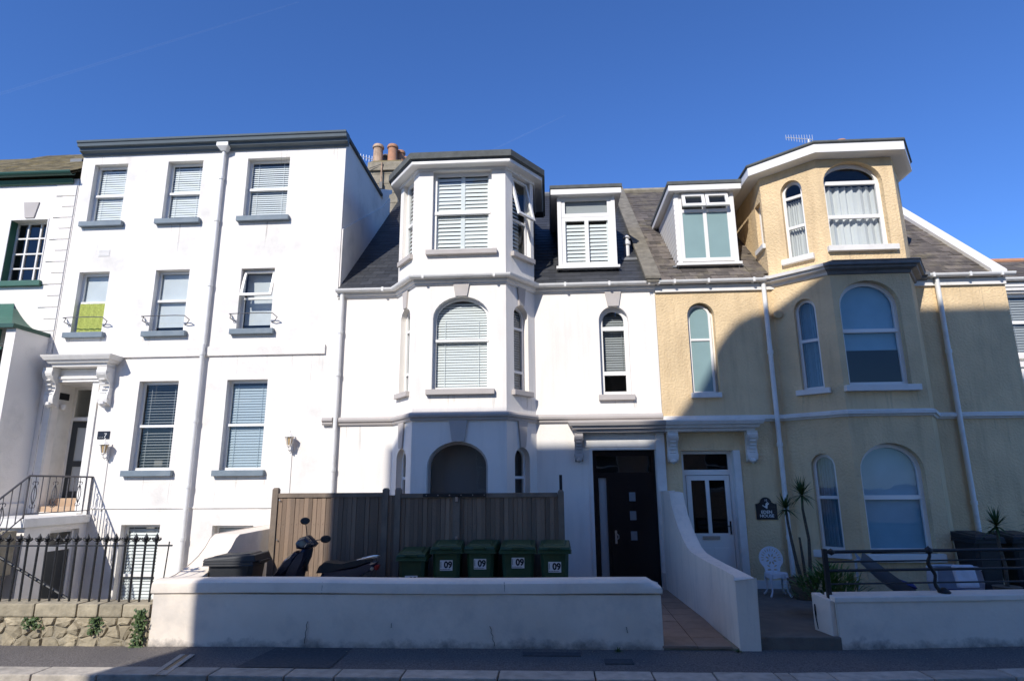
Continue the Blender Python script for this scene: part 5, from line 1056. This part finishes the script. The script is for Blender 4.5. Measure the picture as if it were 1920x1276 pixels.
MB().tube([(-3.78,sy,0.62),(-3.80,sy,1.02)],0.03,8).build('steering_column','black_plastic',SCO)
MB().tube([(-4.02,sy+0.075,gz+0.26),(-3.98,sy+0.075,0.46),(-3.90,sy+0.05,0.62)],0.024,8).tube([(-4.02,sy-0.075,gz+0.26),(-3.98,sy-0.075,0.46),(-3.90,sy-0.05,0.62)],0.024,8).build('fork','black_plastic',SCO)
# bars turned a little towards the kerb
hb = Vector((-3.78,sy,1.05)); bd_ = Vector((0.42,-0.90,-0.06)).normalized()
MB().tube([hb+bd_*-0.34, hb+bd_*-0.12, hb+bd_*0.12, hb+bd_*0.34],0.016,8).build('handlebar','black_plastic',SCO)
for s in (-1,1):
    MB().tube([hb+bd_*s*0.22, hb+bd_*s*0.35],0.022,10).build('grip','rubber',SCO)
    MB().tube([hb+bd_*s*0.20+Vector((-0.03,0,0.0)), hb+bd_*s*0.34+Vector((-0.07,0,-0.02))],0.007,6).build('brake_lever','chrome',SCO)
for (b, t, nrm) in ((hb+bd_*-0.16, Vector((-3.88,sy+0.10,1.36)), Vector((0.75,-0.6,0.1))), (hb+bd_*0.18, Vector((-3.42,sy-0.22,1.11)), Vector((0.5,-0.85,0.0)))):
    m_ = MB().tube([b, b+(t-b)*0.5+Vector((0,0,0.02)), t],0.007,6).build('mirror_stalk','black_plastic',SCO)
    nrm.normalize(); a_ = nrm.cross(Vector((0,0,1))).normalized(); f_ = Fr(t, a_, a_.cross(nrm)*-1, nrm)
    MB().prism(f_, [(0.075*math.cos(q)*(1.0), 0.05*math.sin(q)) for q in [2*math.pi*k/16 for k in range(16)]], -0.015, 0.012).build('mirror','black_plastic',m_,bevel=0.006)
MB().tube([(-3.30,sy-0.10,gz+0.02),(-3.25,sy-0.05,0.25)],0.014,6).build('side_stand','black_plastic',SCO)
slab('engine', [(-3.25,0.12),(-3.25,0.34),(-2.80,0.34),(-2.80,0.14)], 0.10, 'black_plastic', 0.9)

# ================================================================== name sign EDEN HOUSE
ES = thing('house_sign', (4.06,-0.01,1.22), 'black shaped house sign with white bird, reading EDEN HOUSE', 'sign')
out = [(3.87,1.215),(4.255,1.215),(4.255,1.50),(4.205,1.505),(4.17,1.53)] + [(4.06+0.105*math.cos(a),1.52+0.10*math.sin(a)) for a in [math.pi*k/12 for k in range(13)]] + [(3.95,1.53),(3.915,1.505),(3.87,1.50)]
bd2 = MB().prism(FACADE, out, 0.003, 0.02).build('board','sign_black',ES)
text_mesh('10',0.055,FACADE,4.06,1.545,0.0205,bd2,'sign_white'); text_mesh('EDEN',0.078,FACADE,4.06,1.325,0.0205,bd2,'sign_white',sx=1.05,bold=0.002); text_mesh('HOUSE',0.078,FACADE,4.06,1.255,0.0205,bd2,'sign_white',sx=1.05,bold=0.002)
bird = [(3.985,1.47),(4.00,1.478),(4.035,1.455),(4.05,1.462),(4.05,1.495),(4.075,1.525),(4.105,1.538),(4.085,1.505),(4.115,1.515),(4.12,1.50),(4.09,1.475),(4.085,1.45),(4.083,1.425),(4.075,1.408),(4.055,1.42),(4.02,1.445)]
MB().prism(FACADE, bird, 0.0202, 0.022).build('bird_emblem','sign_white',bd2)

# ================================================================== white cast chair
CH = thing('garden_chair', (3.80,-0.78,0), 'white ornate cast-metal garden chair beside the cream house door', 'chair')
cx, cy = 3.80, -0.78
bk = Fr((cx,cy+0.19,0.42),(1,0,0),(0,0.14,1),(0,-1,0.14))
outl = [(-0.14,0.0),(0.14,0.0),(0.155,0.10)] + [(0.225*math.cos(a),0.255+0.225*math.sin(a)) for a in [-0.35+(math.pi+0.7)*k/22 for k in range(23)]] + [(-0.155,0.10)]
holes = []
def ell(x,y,a,b,rot=0,n=8): return [(x+a*math.cos(t)*math.cos(rot)-b*math.sin(t)*math.sin(rot), y+a*math.cos(t)*math.sin(rot)+b*math.sin(t)*math.cos(rot)) for t in [2*math.pi*k/n for k in range(n)]]
for k in range(13):
    a = -0.15+(math.pi+0.3)*k/12; holes.append(ell(0.168*math.cos(a),0.255+0.168*math.sin(a),0.034,0.010,a))
for k in range(8):
    a = math.pi/8+2*math.pi*k/8; holes.append(ell(0.078*math.cos(a),0.245+0.078*math.sin(a),0.034,0.017,a))
for x,y,a,b,r in ((-0.07,0.115,0.035,0.014,-0.5),(0.07,0.115,0.035,0.014,0.5),(-0.06,0.045,0.04,0.016,0.0),(0.06,0.045,0.04,0.016,0.0)): holes.append(ell(x,y,a,b,r))
MB().prism(bk, outl, -0.010, 0.010, holes=holes).build('backrest','cast_white',CH)
rim = MB().tube([bk.p(*p) for p in outl[2:]], 0.014, 6); rim.build('back_rim','cast_white',CH,smooth=True)
se = MB(); so_ = [(0.205*math.cos(t)*(1+0.05*math.cos(2*t)), 0.20*math.sin(t)) for t in [2*math.pi*k/24 for k in range(24)]]
sh_ = []
for rr, nn, l, wv in ((0.15,12,0.032,0.010),(0.085,8,0.028,0.014)):
    for k in range(nn):
        a = 2*math.pi*k/nn; sh_.append(ell(rr*math.cos(a), rr*math.sin(a), l, wv, a))
se.prism(Fr((cx,cy,0.415),(1,0,0),(0,1,0),(0,0,1)), so_, 0, 0.018, holes=sh_); se.build('seat','cast_white',CH)
ap = MB(); nA = 48
for k in range(nA):
    a0_, a1_ = 2*math.pi*k/nA, 2*math.pi*(k+1)/nA; d0 = 0.055+0.03*abs(math.sin(2*a0_)); d1_ = 0.055+0.03*abs(math.sin(2*a1_))
    P = lambda a, dz: (cx+0.205*math.cos(a)*(1+0.05*math.cos(2*a)), cy+0.20*math.sin(a), 0.42-dz)
    ap.quad(P(a0_,0),P(a1_,0),P(a1_,d1_),P(a0_,d0))
ap.build('apron','cast_white',CH)
for sx_, sy_ in ((-1,-1),(1,-1),(-1,1),(1,1)):
    pts = [(cx+sx_*0.145,cy+sy_*0.14,0.42),(cx+sx_*0.165,cy+sy_*0.155,0.33),(cx+sx_*0.148,cy+sy_*0.145,0.20),(cx+sx_*0.15,cy+sy_*0.15,0.10),(cx+sx_*0.185,cy+sy_*0.175,0.025),(cx+sx_*0.205,cy+sy_*0.19,0.012)]
    MB().tube(pts,[0.034,0.028,0.018,0.016,0.020,0.022],8).build('leg','cast_white',CH,smooth=True)

CH.scale = (0.87,0.87,0.87); CH.location.x += 0.07
# ================================================================== plants
def blade(mb, base, dirv, length, width, droop):
    d = Vector(dirv).normalized(); side = d.cross(Vector((0,0,1)));
    side = Vector((1,0,0)) if side.length < 1e-3 else side.normalized(); n = 5; vs = []
    for i in range(n+1):
        t = i/n; p = Vector(base)+d*length*t+Vector((0,0,-droop*length*t*t)); w_ = width*(0.55+0.9*t if t < 0.35 else (0.87*(1-t)/0.65))
        vs += [p-side*w_/2, p+side*w_/2+Vector((0,0,0.0))]
    mb.add(vs, [(2*i,2*i+1,2*i+3,2*i+2) for i in range(n)])
def palm_head(c, n, length, rnd, wd_=0.034):
    mb = MB()
    for k in range(n):
        a = k*2.39996+rnd; el = R_(78-105*(k/n)+((k*37)%11-5)); d = (math.cos(a)*math.cos(el), math.sin(a)*math.cos(el), math.sin(el))
        blade(mb, (c[0],c[1],c[2]+0.03*(1-k/n)), d, length*(0.8+0.2*math.sin(k*1.7)), wd_, 0.12+0.16*(k/n))
    return mb
PT = thing('potted_palm', (4.22,-1.05,0), 'tall three-stemmed spiky palm in a wide clay pot by the door', 'plant')
MB().lathe((4.22,-1.05,0),[(0.15,0),(0.20,0.12),(0.235,0.27),(0.26,0.28),(0.26,0.32),(0.23,0.32),(0.22,0.27)],20).build('pot','pot_clay',PT,smooth=True)
MB().lathe((4.22,-1.05,0.27),[(0.22,0),(0.1,0.02),(0.01,0.03)],12).build('soil','palm_trunk',PT)
MB().tube([(4.20,-1.05,0.25),(4.14,-1.05,0.55),(4.09,-1.06,0.90),(4.06,-1.05,1.20),(4.05,-1.05,1.44)],[0.035,0.030,0.025,0.022,0.020],8).build('stem','palm_trunk',PT,smooth=True)
MB().tube([(4.33,-1.05,0.25),(4.36,-1.05,0.60),(4.38,-1.05,0.95),(4.35,-1.05,1.25),(4.33,-1.05,1.45),(4.345,-1.05,1.66)],[0.032,0.030,0.026,0.026,0.022,0.020],8).build('stem','palm_trunk',PT,smooth=True)
MB().tube([(4.27,-1.03,0.25),(4.255,-1.03,0.60),(4.235,-1.03,0.98)],[0.028,0.024,0.018],8).build('stem','palm_trunk',PT,smooth=True)
palm_head((4.05,-1.05,1.44),60,0.37,0.3).build('crown','palm_leaf',PT); palm_head((4.345,-1.05,1.67),74,0.41,1.1).build('crown','palm_leaf',PT)
LB = thing('leafy_shrub', (4.05,-2.4,0), 'bushy low green plant with broad strap leaves behind the courtyard railing', 'plant')
lb = MB(); random.seed(9)
for k in range(420):
    a = random.uniform(0,6.28); r = random.uniform(0.02,0.50); bx, by = 4.07+math.cos(a)*r*1.05, -2.4+math.sin(a)*r*0.6
    el = R_(random.uniform(25,80)); dd_ = a+random.uniform(-.7,.7)
    blade(lb, (bx,by,random.uniform(0.12,0.58)*(1-r*0.6)+0.10), (math.cos(dd_)*math.cos(el),math.sin(dd_)*math.cos(el),math.sin(el)), random.uniform(0.2,0.34), random.uniform(0.03,0.05), random.uniform(.25,.6))
lb.build('foliage','leaf',LB)
MB().lathe((4.05,-2.4,0),[(0.16,0),(0.2,0.15),(0.21,0.16),(0.19,0.16)],14).build('pot','pot_clay',LB)
for (x,y,zc,lab) in ((7.10,-1.62,1.18,'spiky palm standing before the black bin beside the downpipe'),(7.72,-1.62,1.22,'spiky palm standing before the last black bin in the courtyard')):
    t = thing('spiky_palm', (x,y,0), lab, 'plant', 'palms by the black bins')
    MB().lathe((x,y,0),[(0.13,0),(0.17,0.14),(0.19,0.28),(0.20,0.29),(0.17,0.29)],14).build('pot','pot_clay',t)
    MB().tube([(x,y,0.25),(x+0.03,y,0.6),(x-0.01,y,0.9),(x,y,zc-0.02)],[0.03,0.026,0.024,0.022],8).build('stem','palm_trunk',t,smooth=True)
    palm_head((x,y,zc),60,0.40,x).build('crown','palm_leaf',t)
def weed(loc, w_, h_, n, label, drop=True):
    t = thing('wall_weed', loc, label, 'weed', 'weeds growing out of the rubble wall'); mb = MB()
    for k in range(n):
        x = loc[0]+random.gauss(0,w_*0.4); z = loc[2]+random.uniform(-h_,h_)*0.5; y = loc[1]-abs(random.gauss(0,0.03))-0.01
        s = random.uniform(0.018,0.036); a = random.uniform(0,6.28); nx = Vector((random.uniform(-.8,.8),-1,random.uniform(-.3,1))).normalized(); q1 = nx.cross(Vector((math.cos(a),0,math.sin(a)))).normalized(); q2 = nx.cross(q1)
        c = Vector((x,y,z)); mb.add([c-q1*s*0.5, c+q2*s*0.8, c+q1*s*0.6, c-q2*s*0.9+Vector((0,-.008,0))],[(0,1,2,3)])
    mb.build('leaves','leaf_weed',t)
    st = MB()
    for k in range(5): st.tube([(loc[0],loc[1]+0.02,loc[2]-h_*0.2),(loc[0]+random.uniform(-.4,.4)*w_,loc[1]-0.03,loc[2]+random.uniform(-.4,.4)*h_)],0.003,4)
    st.build('stems','leaf_weed',t)
weed((-7.02,-3.72,0.13),0.17,0.13,110,'low green weed sprouting under the coping of the rubble wall')
weed((-6.12,-3.72,0.10),0.10,0.20,120,'upright green weed in the middle of the rubble wall')
weed((-5.50,-3.74,0.06),0.11,0.50,260,'tall trailing weed in the corner between rubble and white walls')
def foot_weed(loc, n, label):
    t = thing('pavement_weed', loc, label, 'weed'); mb = MB()
    for k in range(n):
        a = random.uniform(0,6.28); el = R_(random.uniform(10,70)); blade(mb, loc, (math.cos(a)*math.cos(el),math.sin(a)*math.cos(el),math.sin(el)), random.uniform(.05,.11), 0.022, 0.4)
    mb.build('leaves','leaf_weed',t)
foot_weed((0.82,-3.80,-0.158),26,'small weed tuft at the foot of the long white wall'); foot_weed((2.30,-3.80,-0.158),20,'small weed tuft at the foot of the curved dividing wall')

# ================================================================== courtyard furniture
HM = thing('hammock', (5.35,-1.95,0), 'grey slung hammock with a dark blue cushion in the courtyard', 'hammock')
hm = MB(); n = 14; m_ = 6
for i in range(n+1):
    t = i/n; x = 4.75+1.05*t; z = 0.70-0.62*math.sin(min(1,t*1.1)*math.pi/2)+0.0; hw2 = 0.05+0.30*math.sin(math.pi*min(1,0.1+t*0.9))
    for j in range(m_+1):
        s = j/m_*2-1; hm.v.append(Vector((x, -1.95+s*hw2, z+0.16*s*s)))
hm.f = [[i*(m_+1)+j, i*(m_+1)+j+1, (i+1)*(m_+1)+j+1, (i+1)*(m_+1)+j] for i in range(n) for j in range(m_)]; hm.build('sling','hammock',HM,smooth=True)
MB().tube([(4.74,-1.95,0.72),(4.70,-1.95,0.72),(4.70,-1.95,0.02),(5.9,-1.95,0.02)],0.02,8).tube([(4.70,-2.3,0.02),(4.70,-1.6,0.02)],0.02,8).tube([(5.9,-2.3,0.02),(5.9,-1.6,0.02)],0.02,8).tube([(5.9,-1.95,0.02),(5.9,-1.95,0.30),(5.82,-1.95,0.25)],0.02,8).build('frame','wicker',HM)
cu = MB(); cu.lathe((0,0,0),[(0.02,-0.05),(0.16,-0.045),(0.2,0),(0.16,0.045),(0.02,0.05)],18)
cu.v = [Vector((5.28+q.x*1.1, -2.05+q.y*0.8, 0.40+q.z-(q.x)*0.35)) for q in cu.v]; cu.build('cushion','blue_cloth',HM,smooth=True)
TC = thing('tub_chair', (6.05,-2.1,0), 'round pale wicker tub chair with a white cushion propped in it', 'chair')
tb = MB(); n = 28
for k in range(n+1):
    a = -0.5+(math.pi+1.0)*k/n
    for z, r in ((0.08,0.26),(0.22,0.34),(0.42,0.38),(0.58,0.36),(0.62,0.33)): tb.v.append(Vector((6.05+r*math.cos(a), -2.1+r*math.sin(a)*0.8, z)))
tb.f = [[k*5+j, k*5+j+1, (k+1)*5+j+1, (k+1)*5+j] for k in range(n) for j in range(4)]; tb.build('shell','wicker',TC,smooth=True)
MB().tube([(6.05+0.345*math.cos(a),-2.1+0.28*math.sin(a),0.62) for a in [-0.5+(math.pi+1.0)*k/24 for k in range(25)]],0.022,8).build('arm_rail','wicker',TC,smooth=True)
MB().lathe((6.05,-2.1,0),[(0.22,0),(0.22,0.05),(0.27,0.08),(0.33,0.22),(0.33,0.28),(0.05,0.30)],20).build('seat','blue_cloth',TC,smooth=True)
q = MB().fbox(Fr((6.10,-2.28,0.52),(1,0.03,0),(0,0.25,1),(0,-1,0.25)),-0.15,0.15,-0.16,0.17,-0.05,0.04); q.build('cushion','cushion',TC,bevel=0.035)

# ================================================================== aerials, contrails
def aerial(c, d, n, L, sp, label, mast, tip):
    o = thing('tv_aerial', c, label, 'aerial'); d = Vector(d).normalized(); c = Vector(c); s = d.cross(Vector((0,0,1))).normalized(); upv = Vector((0,0,1))
    MB().tube([c, c+d*L],0.012,6).build('boom','aerial_metal',o)
    for k in range(n):
        p = c+d*L*(k/(n-1)); h = sp*(0.55+0.45*k/(n-1))
        MB().tube([p-upv*h, p+upv*h],0.007,5).build('element','aerial_metal',o)
    MB().tube([c+d*L*tip, c+d*L*tip-Vector((0,0,mast))],0.018,6).build('mast','aerial_metal',o)
aerial((7.35,5.0,12.02),(0.75,0.0,-0.10),11,0.78,0.16,'thin white television aerial above the cream bay tower',2.2,0.85)
aerial((-5.75,5.1,12.0),(0.5,0.3,-0.05),7,0.55,0.14,'small white television aerial beside the chimney pots',1.0,0.9)
am = thing('aerial_mast', (-4.75,4.72,10.7), 'rusty bracketed pole strapped to the front of the stone chimney', 'aerial')
MB().tube([(-4.93,4.66,10.66),(-4.93,4.66,11.50)],0.026,8).build('pole','pot_pale',am); MB().box(-4.98,-4.88,4.62,4.74,10.62,10.84).build('bracket','door_grey',am); MB().tube([(-4.93,4.66,11.45),(-5.3,4.63,11.30)],0.010,6).build('stay','rail_grey',am)
def px_dir(x, y): return (fw + rx*((x-960)/FPX) - uy*((y-638)/FPX)).normalized()
for (a,b,wd_,lab) in (((-500,330),(560,4),9,'long faint contrail high over the white town house'),((905,290),(1060,216),7,'short faint contrail high over the white bay')):
    pa, pb = CAM+px_dir(*a)*6000, CAM+px_dir(*b)*6000
    c = MB().tube([pa, pa+(pb-pa)*0.5, pb],[wd_*0.8,wd_,wd_*0.4],8).build('contrail','contrail',None); tag(c, lab, 'contrail')

# ================================================================== houses across the street (they cast the shade)
def opposite(name, label, u0, u1, outline, wm, holes):
    h = thing(name, ((u0+u1)/2,-14.5,0.25), label, 'house', 'houses across the street')
    of = Fr((0,-14.5,0),(1,0,0),(0,0,1),(0,1,0))
    MB().panel(of, outline, [shape(s) for s in holes], 0.15).build('wall', wm, h)
    for s in holes:
        w_ = MB(); w_.prism(of, shape(s), -0.15, -0.10, holes=cells(s, 0.06, [(s[2]+s[3])/2], [])); wo = w_.build('window','upvc',h)
        MB().fbox(of, s[0]+.05, s[1]-.05, s[2]+.05, s[3]-.05, -0.135, -0.13).build('pane','glass_dark',wo); MB().fbox(of, s[0]-.1, s[1]+.1, s[2]-.1, s[2], -0.1, 0.08).build('sill','taupe',wo)
    n = len(outline); bk_ = [(a, b) for a,b in outline]
    bx = MB(); bx.v = [of.p(a,b,-0.005) for a,b in bk_]+[of.p(a,b,-0.45) for a,b in bk_]
    bx.f = [[i,(i+1)%n,n+(i+1)%n,n+i] for i in range(1,n)] ; bx.build('parapet', wm, h)
    zr = min(b for a,b in outline if b > 5)-0.5
    b2 = MB(); b2.box(u0+0.01,u1-0.01,-23,-14.9,0.25,zr); b2.build('body', wm, h)
    return h
wl = [(u,u+1.1,z,z+1.8,None) for u in (-8.7,-6.4) for z in (1.6,4.6,7.6,10.4)]
opposite('terrace_house', 'tall flat-parapet stucco house across the street', -9.44, -4.40, [(-9.44,0.25),(-4.40,0.25),(-4.40,14.09),(-9.44,14.09)], 'stucco_opp', wl)
outB = [(-4.38,0.25),(9.5,0.25),(9.5,16.68),(-1.80,16.72),(-2.10,16.66),(-2.43,16.49),(-2.67,16.23),(-2.85,15.98),(-3.39,15.02),(-3.70,14.63),(-4.0,14.3),(-4.38,14.09)]
wl = [(u,u+1.1,z,z+1.9,None) for u in (-3.0,-0.6,1.8,4.2,6.6) for z in (1.6,4.6,7.6,10.4)]
opposite('gabled_terrace_house', 'taller brick house with a curved gable shoulder across the street', -4.38, 9.5, outB, 'brick', wl)

for o in bpy.data.objects:
    if '_b' in o.keys(): del o['_b']
